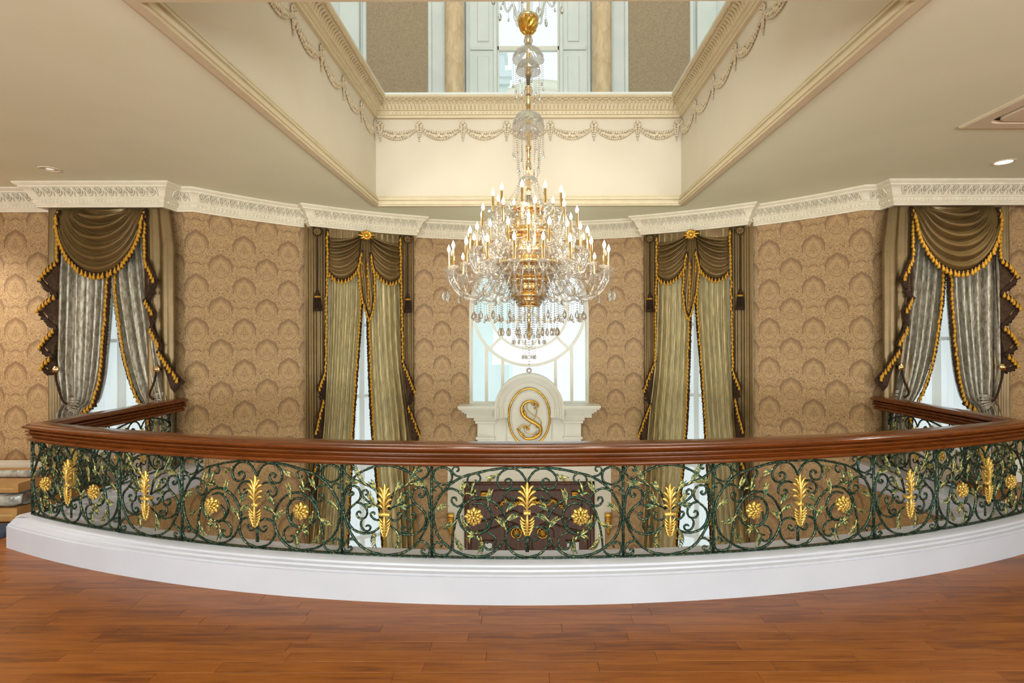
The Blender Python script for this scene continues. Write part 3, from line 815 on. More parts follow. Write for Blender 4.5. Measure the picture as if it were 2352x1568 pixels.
b.box(-1.21, -.975, -.02, .13, z_(-.93), z_(-.455)).box(.975, 1.21, -.02, .13, z_(-.93), z_(-.455)).box(-1.21, 1.21, -.02, .13, z_(-.455), z_(-.10))
b.box(-1.115, -.975, -.02, .13, 0, z_(-.93)).box(.975, 1.115, -.02, .13, 0, z_(-.93))
b.build('door_casing', M['joinery'], sur, smooth=False)
b = MB()
for i, (w, z0, z1, d) in enumerate(((1.26, -.10, -.06, .12), (1.30, -.06, .0, .16), (1.24, .0, .04, .10))): b.bevbox(-w, w, -d, .13, z_(z0), z_(z1), .01)
b.bevbox(-.985, -.965, -.035, 0, 0, z_(-.44), .006).bevbox(.965, .985, -.035, 0, 0, z_(-.44), .006).bevbox(-.985, .985, -.035, 0, z_(-.46), z_(-.44), .006)
b.build('cornice_band', M['joinery'], sur, smooth=False)
# oval
OZ = .498; ring = lambda a_, b_, y: [(a_ * cos(t * 2 * pi / 56), y, z_(OZ) + b_ * sin(t * 2 * pi / 56)) for t in range(56)]
b = MB(); b.tube(ring(.303, .42, -.075), .017, 8, True); b.build('oval_frame', M['gold'], sur)
b = MB(); b.tube(ring(.262, .378, -.062), .008, 6, True); b.build('oval_bead', M['joinery'], sur)
# letter S
def S2(u, v): return ((1130 + u / 8.253 - 1217) * K, -.085, z_(EYE + (770 - 830 - v / 8.253) * K))
b = MB()
main = crom([S2(*q) for q in ((845, 870), (880, 850), (880, 790), (810, 745), (700, 738), (612, 790), (578, 880), (590, 970), (650, 1040), (760, 1115), (860, 1170), (925, 1230), (925, 1330), (860, 1400), (760, 1440), (640, 1430), (555, 1360), (525, 1280), (570, 1205), (650, 1190), (715, 1230), (705, 1275), (670, 1262))], 4)
N = len(main)
b.tube(main, [.007 + .023 * max(0, sin(pi * min(1, i / N * 1.15))) ** 1.2 if i < N * .9 else .010 for i in range(N)], 6)
for q in (((715, 750), (672, 830), (692, 910), (780, 990), (880, 1050), (940, 1120), (945, 1190)), ((870, 890), (850, 980), (800, 1090), (715, 1200)), ((620, 1240), (640, 1310), (700, 1350), (800, 1350), (870, 1300))):
    b.tube(crom([S2(*w) for w in q], 4), .005, 5)
b.ball(S2(830, 875), .018, 8, 4); b.ball(S2(690, 1245), .022, 8, 4)
for (u0, v0, u1, v1, u2, v2) in ((780, 740, 800, 780, 830, 850), (800, 745, 850, 770, 880, 840), (760, 740, 780, 800, 800, 810), (600, 930, 590, 900, 625, 880), (620, 980, 640, 950, 630, 890), (650, 1010, 655, 960, 640, 920),
                                 (870, 1210, 850, 1225, 838, 1215), (560, 1330, 600, 1340, 620, 1390), (590, 1400, 630, 1400, 650, 1440), (530, 1290, 490, 1270, 485, 1240), (830, 1410, 800, 1390, 870, 1340), (600, 1210, 640, 1230, 690, 1210)):
    p0, p1, p2 = S2(u0, v0), S2(u1, v1), S2(u2, v2); b.petal((p0[0], p0[2]), (p1[0], p1[2]), (p2[0], p2[2]), .014, .008, 5, -.10)
b.build('gilt_letter', M['gold'], sur)['label'] = 'gilt ornamental letter S'
# gilt brackets beside the casing
for s in (-1, 1):
    b = MB(); b.bevbox(-.05, .05, -.07, .10, -.05, 0, .008)
    b.tube([(0, -.03, -.05), (0, -.035, -.15), (0, -.03, -.25), (0, -.02, -.33)], [.046, .038, .028, .008], 8)
    for i in range(6):
        zz = -.05 - i * .043; w = .042 * (1 - i / 8)
        for m_ in (-1, 1): b.petal((0, zz), (m_ * w, zz), (m_ * w * .8, zz - .05), .012, .008, 4, -.07 + i * .006)
        b.ball((0, -.085 + i * .007, zz - .02), .012, 6, 3)
    b.build('bracket', M['gold'], sur, loc=(s * 1.165, 0, z_(-.93)))['label'] = 'gilt carved bracket'

# ================================================================== ENTRANCE DOOR
dr = thing('entrance_door', (0, YP - .015, -3.4), 0, 'dark wooden double front door with gilt carving inside the white surround', 'door')
def DZ(py): return z_(EYE + (770 - py) * K)
def DX(px): return (px - 1218) * K
ZT = z_(-.455)
for s in (-1, 1):
    x0, x1 = sorted((s * .004, s * .965))
    lf = MB().box(x0, x1, 0, .05, .01, ZT - .01).build('leaf', M['door_wood'], dr, smooth=False)
    mb = MB(); a, c = sorted((s * .004, s * .965))
    mb.bevbox(*sorted((s * .90, s * .965)), -.02, 0, .01, ZT - .01, .01).bevbox(a, c, -.02, 0, ZT - .06, ZT - .01, .01)
    # upper arched mouldings
    def mo(pts, r=.012): mb.tube([(s * (w[0] - 1218) * K, -.01, DZ(w[1])) for w in pts], r, 5)
    mo([(1222, 1125), (1298, 1125), (1303, 1137), (1315, 1145), (1338, 1148), (1338, 1184)], .010)
    mo(crom([(1222, 1181), (1242, 1178), (1256, 1172), (1280, 1182), (1310, 1192), (1355, 1200)], 4), .014)
    mo(crom([(1238, 1208), (1262, 1199), (1290, 1208), (1320, 1216), (1350, 1222)], 4), .014)
    mo(crom([(1240, 1232), (1240, 1215), (1252, 1205), (1272, 1215), (1274, 1232)], 4), .010)
    mo([(1352, 1222), (1352, 1500)], .010); mo([(1224, 1236), (1224, 1500)], .008); mo(crom([(1224, 1262), (1240, 1266), (1272, 1252)], 4), .01); mo([(1272, 1252), (1272, 1500)], .01); mo([(1300, 1240), (1332, 1240)], .01)
    mb.build('panel_moulding', M['door_wood'], lf)
    for (p0, p1, q0a, q0b) in ((1304, 1331, 1246, 1243), (1243, 1271, 1270, 1261)):
        g = MB(); xa, xb = s * (p0 - 1218) * K, s * (p1 - 1218) * K
        g.add([(xa, -.012, DZ(1500)), (xb, -.012, DZ(1500)), (xb, -.012, DZ(q0b)), (xa, -.012, DZ(q0a)), (xa, .0, DZ(1500)), (xb, .0, DZ(1500)), (xb, .0, DZ(q0b)), (xa, 0, DZ(q0a))],
              [(0, 1, 2, 3), (0, 3, 7, 4), (1, 5, 6, 2), (3, 2, 6, 7)]); g.build('glass_panel', M['etched'], lf, smooth=False)
    # gilt garland half
    g = MB()
    pts = [(1224, 1150), (1240, 1153), (1258, 1158), (1272, 1146), (1284, 1155), (1296, 1166)]
    g.tube(crom([(s * (p - 1218) * K, -.03, DZ(q)) for p, q in pts], 4), [.016, .018, .02, .022, .022, .02, .02, .02, .02, .02, .02, .02, .02, .018, .018, .016, .014, .012, .01, .008, .006][:21], 6)
    for i in range(14):
        p = 1222 + i * 5.4; q = lerp_tab([(-1222, 1148), (-1240, 1150), (-1258, 1156), (-1272, 1146), (-1298, 1166)], -p)
        xx, zz = s * (p - 1218) * K, DZ(q); an = random.uniform(0, 6.28)
        for m_ in (0, 2.1, 4.2): g.petal((xx, zz), (xx + .03 * cos(an + m_), zz + .03 * sin(an + m_)), (xx + .045 * cos(an + m_ + .6), zz + .04 * sin(an + m_ + .6)), .013, .010, 4, -.045)
        g.ball((xx, -.045, zz), .013, 6, 3)
    g.build('gilt_garland', M['gold'], lf)
    g = MB()
    for rr, k_, w in ((.07, 9, .02), (.045, 7, .016)):
        for i in range(k_):
            a_ = 2 * pi * i / k_; g.petal((0, 0), (rr * .6 * cos(a_), rr * .6 * sin(a_)), (rr * cos(a_ + .1), rr * sin(a_ + .1)), w, .012, 4, -.02 if rr > .05 else -.035)
    g.tube([(.075 * cos(t * pi / 10), -.012, .075 * sin(t * pi / 10)) for t in range(20)], .012, 5, True); g.ball((0, -.045, 0), .02, 8, 4)
    g.build('gilt_rosette', M['gold'], lf, loc=(s * 30 * K, 0, DZ(1222)))
    g = MB(); g.bevbox(-.05, .05, -.05, 0, -.03, .04, .008)
    for i in range(4): g.ball((-.036 + .024 * i, -.055, .01), .014, 6, 3)
    for m_ in (-1, 0, 1): g.petal((m_ * .02, -.02), (m_ * .03, -.05), (m_ * .01, -.085), .014, .01, 4, -.03)
    g.build('gilt_bracket', M['gold'], lf, loc=(s * 104 * K, 0, DZ(1134)))

# ================================================================== WROUGHT IRON BALUSTRADE
DI = .13; RI_ = RF - DI
def wide_uv(u, v): return ((u - 1185) * .0005625, 0.006 + (1405 - v) * .000545)
def nar_uv(u, v): return ((u - 655) * .000490, 0.006 + (1440 - v) * .000473)
def bend(x, y, z): return (x, y + x * x / (2 * RI_), z)
def make_paths(paths, uvf, k=3):
    out = []
    for idx, (pts, r) in enumerate(paths):
        P = crom([uvf(*q) for q in pts], k)
        n = len(P)
        rr = [r * (1 + .14 * sin(i * 2.4 + idx)) * (1 if 1 < i < n - 2 else .8) for i in range(n)]
        off = -.001 * (idx % 3)
        out.append(MB().tube([(q.x, off, q.y) for q in P], rr, 6))
    return out
WIDE = [
 ([(1185, 322), (1000, 322), (800, 345), (620, 385), (430, 440), (290, 530), (195, 630), (120, 760), (90, 870), (100, 1020), (160, 1180), (290, 1300), (430, 1370), (600, 1397), (740, 1370), (850, 1290), (920, 1180), (950, 1080), (950, 960), (900, 850), (830, 765), (730, 700), (630, 685), (530, 715), (440, 790), (390, 890), (400, 990), (450, 1070), (540, 1105), (640, 1115), (720, 1070), (765, 980), (770, 880), (715, 790), (630, 752), (540, 775)], .0088),
 ([(660, 900), (705, 950), (722, 1030), (690, 1085), (620, 1110)], .0075),
 ([(690, 1100), (780, 1130), (822, 1200), (800, 1285), (735, 1308), (685, 1270), (690, 1222), (732, 1232)], .0075),
 ([(420, 790), (370, 900), (345, 1010), (315, 1150), (305, 1270), (285, 1340), (235, 1382), (170, 1388), (110, 1370), (82, 1310), (100, 1250), (145, 1230), (185, 1262), (168, 1295)], .0080),
 ([(200, 540), (110, 500), (88, 430), (110, 360), (195, 325), (280, 355), (310, 430), (285, 505), (200, 540)], .0085),
 ([(430, 438), (350, 420), (312, 365), (338, 318), (382, 325), (385, 362), (360, 372)], .0070),
 ([(195, 625), (280, 582), (360, 600), (430, 660), (445, 730), (405, 785), (350, 788), (305, 740), (312, 695), (350, 692), (362, 730)], .0078),
 ([(180, 650), (192, 590), (145, 552), (100, 570), (92, 602), (120, 605)], .0065),
 ([(1180, 505), (1160, 450), (1105, 375), (1035, 338), (950, 340), (880, 385), (842, 450), (845, 525), (885, 572), (955, 575), (1000, 540), (1008, 490), (970, 458), (930, 480), (945, 512)], .0080),
 ([(1135, 610), (1060, 580), (985, 590), (928, 645), (922, 710), (960, 750), (1010, 745), (1038, 705), (1015, 678), (988, 695)], .0078),
 ([(1185, 1400), (1060, 1370), (970, 1290), (935, 1190), (952, 1100), (1010, 1045), (1090, 1038), (1150, 1075)], .0085),
 ([(1175, 1120), (1140, 1180), (1090, 1198), (1055, 1165), (1070, 1130), (1100, 1142)], .0070),
 ([(625, 690), (545, 620), (495, 540), (492, 460), (530, 408), (590, 395), (638, 435), (632, 488), (592, 502), (582, 470)], .0072),
]
WTH = [((940, 1080), (930, 990), (815, 935)), ((925, 980), (960, 910), (1085, 900)), ((950, 860), (940, 800), (1035, 780)), ((735, 790), (715, 680), (775, 592)), ((110, 880), (130, 800), (250, 788)),
       ((370, 950), (310, 1040), (190, 1030)), ((340, 1130), (345, 1240), (450, 1298)), ((640, 1150), (680, 1240), (620, 1345)), ((390, 640), (420, 590), (450, 510)), ((840, 400), (800, 450), (730, 450)), ((430, 900), (430, 990), (490, 1020))]
WLEAF = [((540, 660), (530, 580), (585, 470)), ((560, 650), (470, 600), (450, 655)), ((560, 640), (590, 570), (612, 600)), ((540, 620), (560, 540), (545, 500)), ((480, 1080), (540, 1110), (620, 1180)), ((560, 1110), (520, 1080), (535, 1050)),
         ((580, 1110), (610, 1100), (595, 1065)), ((560, 1140), (500, 1150), (515, 1235)), ((540, 1130), (480, 1140), (475, 1180)), ((600, 1140), (640, 1180), (625, 1215))]
NAR = [
 ([(655, 186), (540, 192), (400, 240), (270, 312), (180, 400), (110, 510), (72, 640), (58, 800), (75, 920), (130, 1080), (230, 1250), (330, 1345), (470, 1412), (655, 1438)], .0088),
 ([(620, 800), (560, 590), (470, 500), (330, 438), (190, 385), (100, 320), (72, 250), (105, 185), (170, 172), (208, 210), (195, 250), (160, 245)], .0085),
 ([(610, 800), (510, 735), (410, 695), (335, 625), (330, 565), (370, 535), (405, 560), (398, 600), (368, 598)], .0078),
 ([(180, 560), (205, 592), (170, 615), (130, 580), (135, 510), (200, 482), (270, 512), (305, 590), (290, 670), (225, 735), (155, 800), (115, 880), (120, 980), (180, 1080), (270, 1130), (390, 1145), (500, 1108), (610, 1010)], .0083),
 ([(245, 715), (320, 732), (380, 790), (395, 860), (370, 920), (320, 940), (265, 920), (250, 872), (280, 840), (310, 868)], .0075),
 ([(340, 935), (308, 1000), (330, 1080), (385, 1112), (430, 1092), (440, 1050), (402, 1030), (375, 1050)], .0073),
 ([(620, 880), (560, 950), (490, 940), (445, 890), (450, 852), (490, 850), (496, 880)], .0073),
 ([(240, 1245), (160, 1230), (90, 1280), (60, 1345), (80, 1402), (130, 1412), (175, 1382), (165, 1345), (122, 1355)], .0080),
]
NTH = [((400, 470), (270, 370), (235, 195)), ((540, 735), (440, 700), (440, 568)), ((545, 1070), (430, 1150), (522, 1340)), ((540, 590), (500, 470), (445, 430)), ((500, 760), (430, 730), (392, 770)), ((330, 438), (250, 400), (100, 440))]
def acanthus(wf=1.0):
    g = MB()
    g.petal((0, .150), (0, .25), (0, .350), .017, .014, 10, -.018, fat=True)
    for s in (-1, 1):
        for (z0, x1, z1, x2, z2, w) in ((.262, .012, .316, .034, .326, .0105), (.225, .020, .290, .046, .290, .0125), (.190, .022, .255, .050, .248, .013), (.168, .020, .220, .044, .204, .011), (.245, .010, .29, .020, .308, .009)):
            g.petal((0, z0), (s * x1 * wf, z1), (s * x2 * wf, z2), w, .010, 8, -.014, .010, True)
    g.petal((0, .142), (0, .07), (0, -.008), .013, .012, 10, -.018)
    for s in (-1, 1):
        for i in range(6):
            z0 = .118 - i * .019; w = (.034, .038, .037, .033, .027, .018)[i] * wf
            g.petal((0, z0 - .016), (s * w * .55, z0 - .030), (s * w, z0 + .006), .0092, .009, 7, -.012, .010, True)
    return g
def rosette():
    g = MB()
    g.lathe([(.052, -.004), (.054, .004), (.03, .010), (.0, .012)], 18, ax=Matrix.Rotation(radians(90), 3, 'X'))
    for rr, k_, w, y in ((.060, 8, .020, 0), (.044, 8, .014, -.010), (.028, 6, .010, -.018)):
        for i in range(k_):
            a_ = 2 * pi * (i + .5 * (rr == .044)) / k_
            g.petal((.008 * cos(a_), .008 * sin(a_)), (rr * .65 * cos(a_), rr * .65 * sin(a_)), (rr * cos(a_), rr * sin(a_)), w, .008, 6, y - .010, .006, True)
            if rr > .05: g.ball((rr * .78 * cos(a_ + .39), -.020, rr * .78 * sin(a_ + .39)), .006, 5, 2)
    g.ball((0, -.034, 0), .011, 8, 4, (1, .7, 1)); return g
def collar(): return MB().bevbox(-.024, .024, -.030, .012, -.010, .010, .004)
def post(h): return MB().tube([(0, 0, 0), (0, 0, h * .33), (0, 0, h * .66), (0, 0, h)], [.0095, .0105, .0095, .0105], 6)
HI = .598
def proto_parts(kind):
    P = []      # (name, mesh, mat?, location)
    uvf, paths, th = (wide_uv, WIDE, WTH) if kind == 'wide' else (nar_uv, NAR, NTH)
    for mb in make_paths(paths, uvf):
        for m_ in (mb, mb.mirror()): P.append(('scroll', m_.map(bend).data('scroll', M['iron']), None))
    for (a, b_, c) in th:
        mb = MB(); q = [uvf(*a), uvf(*b_), uvf(*c)]; pts = [( (1 - t) ** 2 * q[0][0] + 2 * t * (1 - t) * q[1][0] + t * t * q[2][0], -.004, (1 - t) ** 2 * q[0][1] + 2 * t * (1 - t) * q[1][1] + t * t * q[2][1]) for t in [i / 8 for i in range(9)]]
        mb.tube(pts, [.007, .0065, .006, .0055, .005, .0045, .004, .003, .0015], 5)
        for t in (.30, .42, .54, .66, .78, .88):
            x = (1 - t) ** 2 * q[0][0] + 2 * t * (1 - t) * q[1][0] + t * t * q[2][0]; z = (1 - t) ** 2 * q[0][1] + 2 * t * (1 - t) * q[1][1] + t * t * q[2][1]
            dx, dz = q[2][0] - q[0][0], q[2][1] - q[0][1]; L = hypot(dx, dz); dx /= L; dz /= L
            g_ = 1.15 - .6 * abs(t - .5)
            for s in (-1, 1): mb.petal((x, z), (x + dx * .010 * g_ - s * dz * .012 * g_, z + dz * .010 * g_ + s * dx * .012 * g_), (x + dx * .030 * g_ - s * dz * .015 * g_, z + dz * .030 * g_ + s * dx * .015 * g_), .0048, .004, 3, -.006)
        for m_ in (mb, mb.mirror()): P.append(('tendril', m_.map(bend).data('tendril', M['ironleaf']), None))
    if kind == 'wide':
        for gi in ((0, 4), (4, 10)):
            mb = MB()
            for (a, b_, c) in WLEAF[gi[0]:gi[1]]: mb.petal(uvf(*a), uvf(*b_), uvf(*c), .0135, .008, 6, -.012, .006)
            for m_ in (mb, mb.mirror()): P.append(('leaf_spray', m_.map(bend).data('leaf_spray', M['ironleaf']), None))
        r_ = rosette().data('rosette', M['leafgold'])
        for s in (-1, 1): x, z = uvf(1185 + s * 617, 900); P.append(('rosette', r_, (x, x * x / 2 / RI_ - .012, z)))
        P.append(('acanthus_leaf', acanthus(1.25).data('acanthus_leaf', M['leafgold']), (0, -.006, uvf(0, 1128)[1] - 0)))
        P.append(('collar', collar().data('collar', M['leafgold']), (0, -.006, uvf(0, 856)[1])))
        st = MB()
        for s in (-1, 0, 1): x, z = uvf(1185 + s * 14, 1335); st.tube([(s * .004, 0, uvf(0, 1130)[1]), (x, 0, z)], .005, 5)
        P.append(('stem', st.data('stem', M['iron']), None))
    else:
        P.append(('acanthus_leaf', acanthus(1.0).data('acanthus_leaf', M['leafgold']), (0, -.010, uvf(0, 1165)[1] - .0)))
        P.append(('collar', MB().bevbox(-.038, .038, -.034, .012, -.010, .010, .004).data('collar', M['leafgold']), (0, -.008, uvf(0, 850)[1])))
    return P
PW_ = proto_parts('wide'); PN_ = proto_parts('narrow')
HWID = {'wide': 1.26, 'narrow': .605}
def bar_mesh(w):
    mb = MB(); n_ = 12
    for i in range(n_ + 1):
        x = -w / 2 + w * i / n_
        for y, z in ((-.014, .0015), (.014, .0015), (.014, .009), (-.014, .009)): mb.v.append(bend(x, y, z))
    for i in range(n_):
        for k_ in range(4): l = (k_ + 1) % 4; mb.f.append((4 * i + k_, 4 * i + l, 4 * i + 4 + l, 4 * i + 4 + k_))
    mb.f += [(0, 1, 2, 3), (4 * n_ + 3, 4 * n_ + 2, 4 * n_ + 1, 4 * n_)]
    for i in range(int(w / .03)):           # hammered nubs along the bar
        x = -w / 2 + .015 + i * .03; q = bend(x, -.010, .009); mb.ball(q, .0055, 4, 1)
    return mb
bars = {k_: bar_mesh(HWID[k_]).data('bottom_bar', M['iron'], False) for k_ in HWID}
postm = post(HI).data('post', M['iron'])
def panel(kind, loc, rz, width, label, endpost=False):
    t = thing('iron_panel', loc, rz, label, 'balustrade panel', 'wrought-iron panels of the balustrade')
    s = width / HWID[kind]
    for nme, me, l in (PW_ if kind == 'wide' else PN_):
        o = link(nme, me, t, (l[0] * s, l[1], l[2]) if l else None)
        if l is None: o.scale = (s, 1, 1)
    link('bottom_bar', bars[kind], t, None, scale=(s * .985, 1, 1))
    link('post', postm, t, (-width / 2 + .002, (width / 2) ** 2 / 2 / RI_, 0))
    if endpost: link('post', postm, t, (width / 2 - .002, (width / 2) ** 2 / 2 / RI_, 0))
    return t
s0 = -.015
lays = [('wide', -4.20, -3.10, 'wide scrolled iron panel at the far left end of the curved balustrade, two gilt rosettes'),
        ('narrow', -3.10, -2.495, 'narrow scrolled iron panel with one gilt acanthus, leftmost narrow one on the curve'),
        ('wide', -2.495, -1.245, 'wide iron panel left of centre, wallpapered wall and curtain edge behind its rosettes'),
        ('narrow', -1.245, -.63, 'narrow iron panel in front of the left tall curtained window'),
        ('wide', -.63, .63, 'wide iron panel at the centre, in front of the dark front door'),
        ('narrow', .63, 1.245, 'narrow iron panel in front of the right tall curtained window'),
        ('wide', 1.245, 2.495, 'wide iron panel right of centre, in front of plain wallpaper and a curtain edge'),
        ('narrow', 2.495, 3.10, 'narrow scrolled iron panel with one gilt acanthus, rightmost narrow one on the curve'),
        ('wide', 3.10, 4.20, 'wide scrolled iron panel at the far right end of the curved balustrade, two gilt rosettes')]
for kd, a, b_, lab in lays:
    sc = (a + b_) / 2 + s0; ph = sc / RI_
    panel(kd, (RI_ * sin(ph), CYF - RI_ * cos(ph), .24), ph, b_ - a, lab, b_ > 4)
for s in (-1, 1):
    sd = 'left' if s < 0 else 'right'
    panel('narrow', (s * 4.045, 4.60, .24), -s * pi / 2, .50, 'narrow iron panel on the %s side gallery, next to the corner' % sd)
    panel('wide', (s * 4.03, 5.42, .24), -s * pi / 2, 1.12, 'wide iron panel on the %s side gallery, ending at the bowed wall' % sd, True)

# handrail
HP = [(.022, .846), (.042, .846), (.052, .856), (.052, .866), (.044, .876), (.034, .880), (.036, .890), (.058, .893), (.068, .900), (.068, .908), (.058, .914), (.050, .916), (.050, .920), (.062, .922), (.070, .928), (.068, .936), (.052, .940), (.048, .944), (.060, .948), (.080, .954), (.087, .964), (.085, .974), (.074, .980), (.066, .981), (.064, .984), (.064, .989), (.050, .993), (.020, .995)]
prof = [(-d, z) for d, z in HP][::-1] + HP
cur = [(-3.985 + 2 * 3.985 * i / 44) for i in range(45)]
path = [(-4.0, 5.99)] + [(-4.03, fro(4.03, .15))] + [(x, fro(x, .15)) for x in cur] + [(4.03, fro(4.03, .15)), (4.0, 5.99)]
path = path[::-1]
hr = sweep(path, prof).build('handrail', M['rail']); sharp(hr, 50)
tag(hr, 'polished brown wooden handrail running on top of the iron balustrade', 'handrail')
# ================================================================== CURTAINS
TAS = MB().lathe([(.0015, -.066), (.0165, -.064), (.0150, -.040), (.009, -.022), (.0055, -.016), (.0085, -.010), (.006, -.003), (.002, 0)], 7).data('tassel', M['tassel'])
def tassels(par, pts, step=.050, y=-.012, scale=1.0):
    """hang tassels at even spacing below a 3-D polyline"""
    acc = step * .5; n = 0
    for a, b in zip(pts, pts[1:]):
        a, b = Vector(a), Vector(b); L = (b - a).length
        while acc < L:
            q = a + (b - a) * (acc / L); link('tassel', TAS, par, (q.x, q.y + y, q.z), (random.uniform(-.12, .12), random.uniform(-.16, .16), 0), scale=(scale,) * 3); acc += step; n += 1
        acc -= L
    return n
def fringe(par, pts, w=.030, name='fringe', down=.02):
    """brown bullion fringe: a ribbon along the edge with a ragged lower border"""
    P = []
    for a, b in zip(pts, pts[1:]):
        a, b = Vector(a), Vector(b); k = max(1, int((b - a).length / .010))
        P += [a + (b - a) * i / k for i in range(k)]
    P.append(Vector(pts[-1])); mb = MB(); n = len(P)
    for i, q in enumerate(P):
        a, b = P[max(0, i - 1)], P[min(n - 1, i + 1)]; t = (b - a); t.y = 0; t = t.normalized() if t.length > 0 else Vector((1, 0, 0))
        nn = Vector((-t.z, 0, t.x)); nn = nn if nn.z < 0 or abs(nn.z) < .3 else -nn
        j = w * random.uniform(.75, 1.3)
        if abs(t.z) > .85: nn = Vector((1, 0, 0)); mb.v += [tuple(q - nn * j * .5 + Vector((0, -.006, 0))), tuple(q + Vector((0, -.016, 0))), tuple(q + nn * j * .5 + Vector((0, -.006, 0))), tuple(q + Vector((0, .004, 0)))]
        else: mb.v += [tuple(q - nn * .008 + Vector((0, -.006, 0))), tuple(q + nn * j * .45 + Vector((0, -.016, 0))), tuple(q + nn * j + Vector((0, -.008, 0))), tuple(q + nn * j * .4 + Vector((0, .004, 0)))]
    for i in range(n - 1):
        for k_ in range(4): l = (k_ + 1) % 4; mb.f.append((4 * i + k_, 4 * i + l, 4 * i + 4 + l, 4 * i + 4 + k_))
    return mb.build(name, M['fringe'], par)
def pleated(xl, xr, z0, z1, nf, amp, y0, nu=None, nv=28, ph=0.0, sharpn=.35, wav=.25):
    """cloth hanging in folds between two edge curves (tables z -> x)"""
    nu = nu or nf * 8
    def fn(u, v):
        z = z0 + (z1 - z0) * v; a, b = lerp_tab(xl, z), lerp_tab(xr, z)
        s_ = 2 * pi * nf * (u + .012 * sin(v * 7 + ph) + .02 * sin(u * 9 + ph)) + ph
        f = sin(s_) + sharpn * sin(2 * s_ + .8 + ph) + .25 * sin(3.1 * s_ * .37 + v * 2)
        w = min(1, (b - a) / .30) if b > a else 1
        return (a + (b - a) * u, y0 - amp * (.6 + .5 * f) * (.7 + .3 * min(1, v * 4)) - wav * .04 * sin(v * 3 + u * 5 + ph), z)
    return MB().grid(fn, nu, nv)
def smooth_tab(tab, k=6):
    P = crom([(x, z) for z, x in tab], k); return [(q.y, q.x) for q in P]
def mirx(tab): return [(z, -x) for z, x in tab]
def sgn_mesh(mb, s): return mb if s > 0 else mb.mirror()
def SX(pts, s): return [(s * p[0], p[1], p[2]) for p in pts]

def knot_rosette(par, x, y, z, r=.055):
    mb = MB()
    for k_ in range(9):
        a = 2 * pi * k_ / 9; mb.petal((x, z), (x + r * .8 * cos(a), z + r * .8 * sin(a)), (x + r * cos(a + .8), z + r * sin(a + .8)), .022, .014, 5, y)
    mb.ball((x, y - .016, z), .02, 8, 4); return mb

def cord_tassel(frame, rz, x, z0, z1, label):
    t = thing('tassel_cord', frame, rz, label, 'tassel', 'long tassels on cords beside the tall windows')
    knot_rosette(t, x, -.12, z0, .065).build('fabric_rosette', M['olive'], t)
    mb = MB(); P = [(x + .003 * sin(i * 1.9), -.125 + .003 * cos(i * 1.9), z0 - .05 + (z1 - z0 + .05) * i / 60) for i in range(61)]
    mb.tube(P, [.0075 + .0015 * (i % 2) for i in range(61)], 5); mb.build('cord', M['fringe'], t)
    MB().lathe([(.010, 0), (.020, -.012), (.016, -.028), (.030, -.045), (.034, -.068), (.036, -.074)][::-1], 12, (x, -.125, z1 + .005)).build('tassel_head', M['fringe'], t)
    MB().lathe([(.040, -.098), (.041, -.074), (.036, -.072)], 12, (x, -.125, z1)).build('gold_band', M['tassel'], t)
    mb = MB()
    for k_ in range(16):
        a = 2 * pi * k_ / 16; c, s_ = cos(a), sin(a)
        mb.tube([(x + .036 * c, -.125 + .036 * s_, z1 - .095), (x + .044 * c, -.125 + .044 * s_, z1 - .17), (x + .050 * c, -.125 + .050 * s_, z1 - .25)], [.008, .007, .008], 4)
    mb.lathe([(.054, -.272), (.056, -.235), (.050, -.232)], 16, (x, -.125, z1)); mb.build('skirt', M['fringe'], t)

def flap(par, pts, y, mat, name, nrm=3):
    """small hanging tail of cloth: fan of triangles bulged towards the room"""
    a, tip, b = [Vector((p[0], 0, p[1])) for p in pts]; n = 6; mb = MB(); idx = {}
    for side, dy in ((0, 0), (1, .006)):
        for i in range(n + 1):
            for j in range(n + 1 - i):
                u, v = i / n, j / n; q = a * (1 - u - v) + tip * u + b * v
                idx[side, i, j] = len(mb.v); mb.v.append((q.x, y - .02 * sin(pi * u) - .010 * sin(v * 9) + dy, q.z))
        for i in range(n):
            for j in range(n - i):
                f = (idx[side, i, j], idx[side, i + 1, j], idx[side, i, j + 1]); mb.f.append(f if side else f[::-1])
                if i + j < n - 1:
                    f = (idx[side, i + 1, j], idx[side, i + 1, j + 1], idx[side, i, j + 1]); mb.f.append(f if side else f[::-1])
    return mb.build(name, mat, par)
def cascade(par, s, zig, y=-.155, ztop=3.11, xin=None, w=.05, tstep=.045):
    """zig: list of (x_inner, z_inner, x_tip, z_tip, x_next, z_next); s mirrors"""
    zlast = zig[-1][5]; x0 = zig[0][0]
    # narrow straight part above the first tail
    tab = [(ztop, x0 if xin is None else xin)] + [(q[1], q[0]) for q in zig] + [(zlast, zig[-1][4])]
    mb = pleated([(a, b - w * .5) for a, b in tab], [(a, b + w * .5) for a, b in tab], ztop, zlast, 1, .02, y + .01, 8, 40)
    sgn_mesh(mb, s).build('cascade_fold', M['olive_dark'], par)
    E_ = [(s * (x0 if xin is None else xin), y - .02, ztop), (s * zig[0][0], y - .02, zig[0][1])]
    fringe(par, E_, .034); tassels(par, E_, tstep, -.02)
    for k_, (a, za, b, zb, c, zc) in enumerate(zig):
        flap(par, [(s * a, za), (s * b, zb), (s * c, zc)], y - .004 * k_, M['olive_dark'], 'tail_lining')
        e = [(s * a, y - .03, za), (s * (a + b) / 2, y - .045, (za + zb) / 2 + .008), (s * b, y - .035, zb)]
        fringe(par, e, .045); tassels(par, e, tstep, -.022)
        e2 = [(s * b, y - .02, zb), (s * (b + c) / 2, y - .03, (zb + zc) / 2 - .02), (s * c, y - .02, zc)]
        fringe(par, e2, .05)

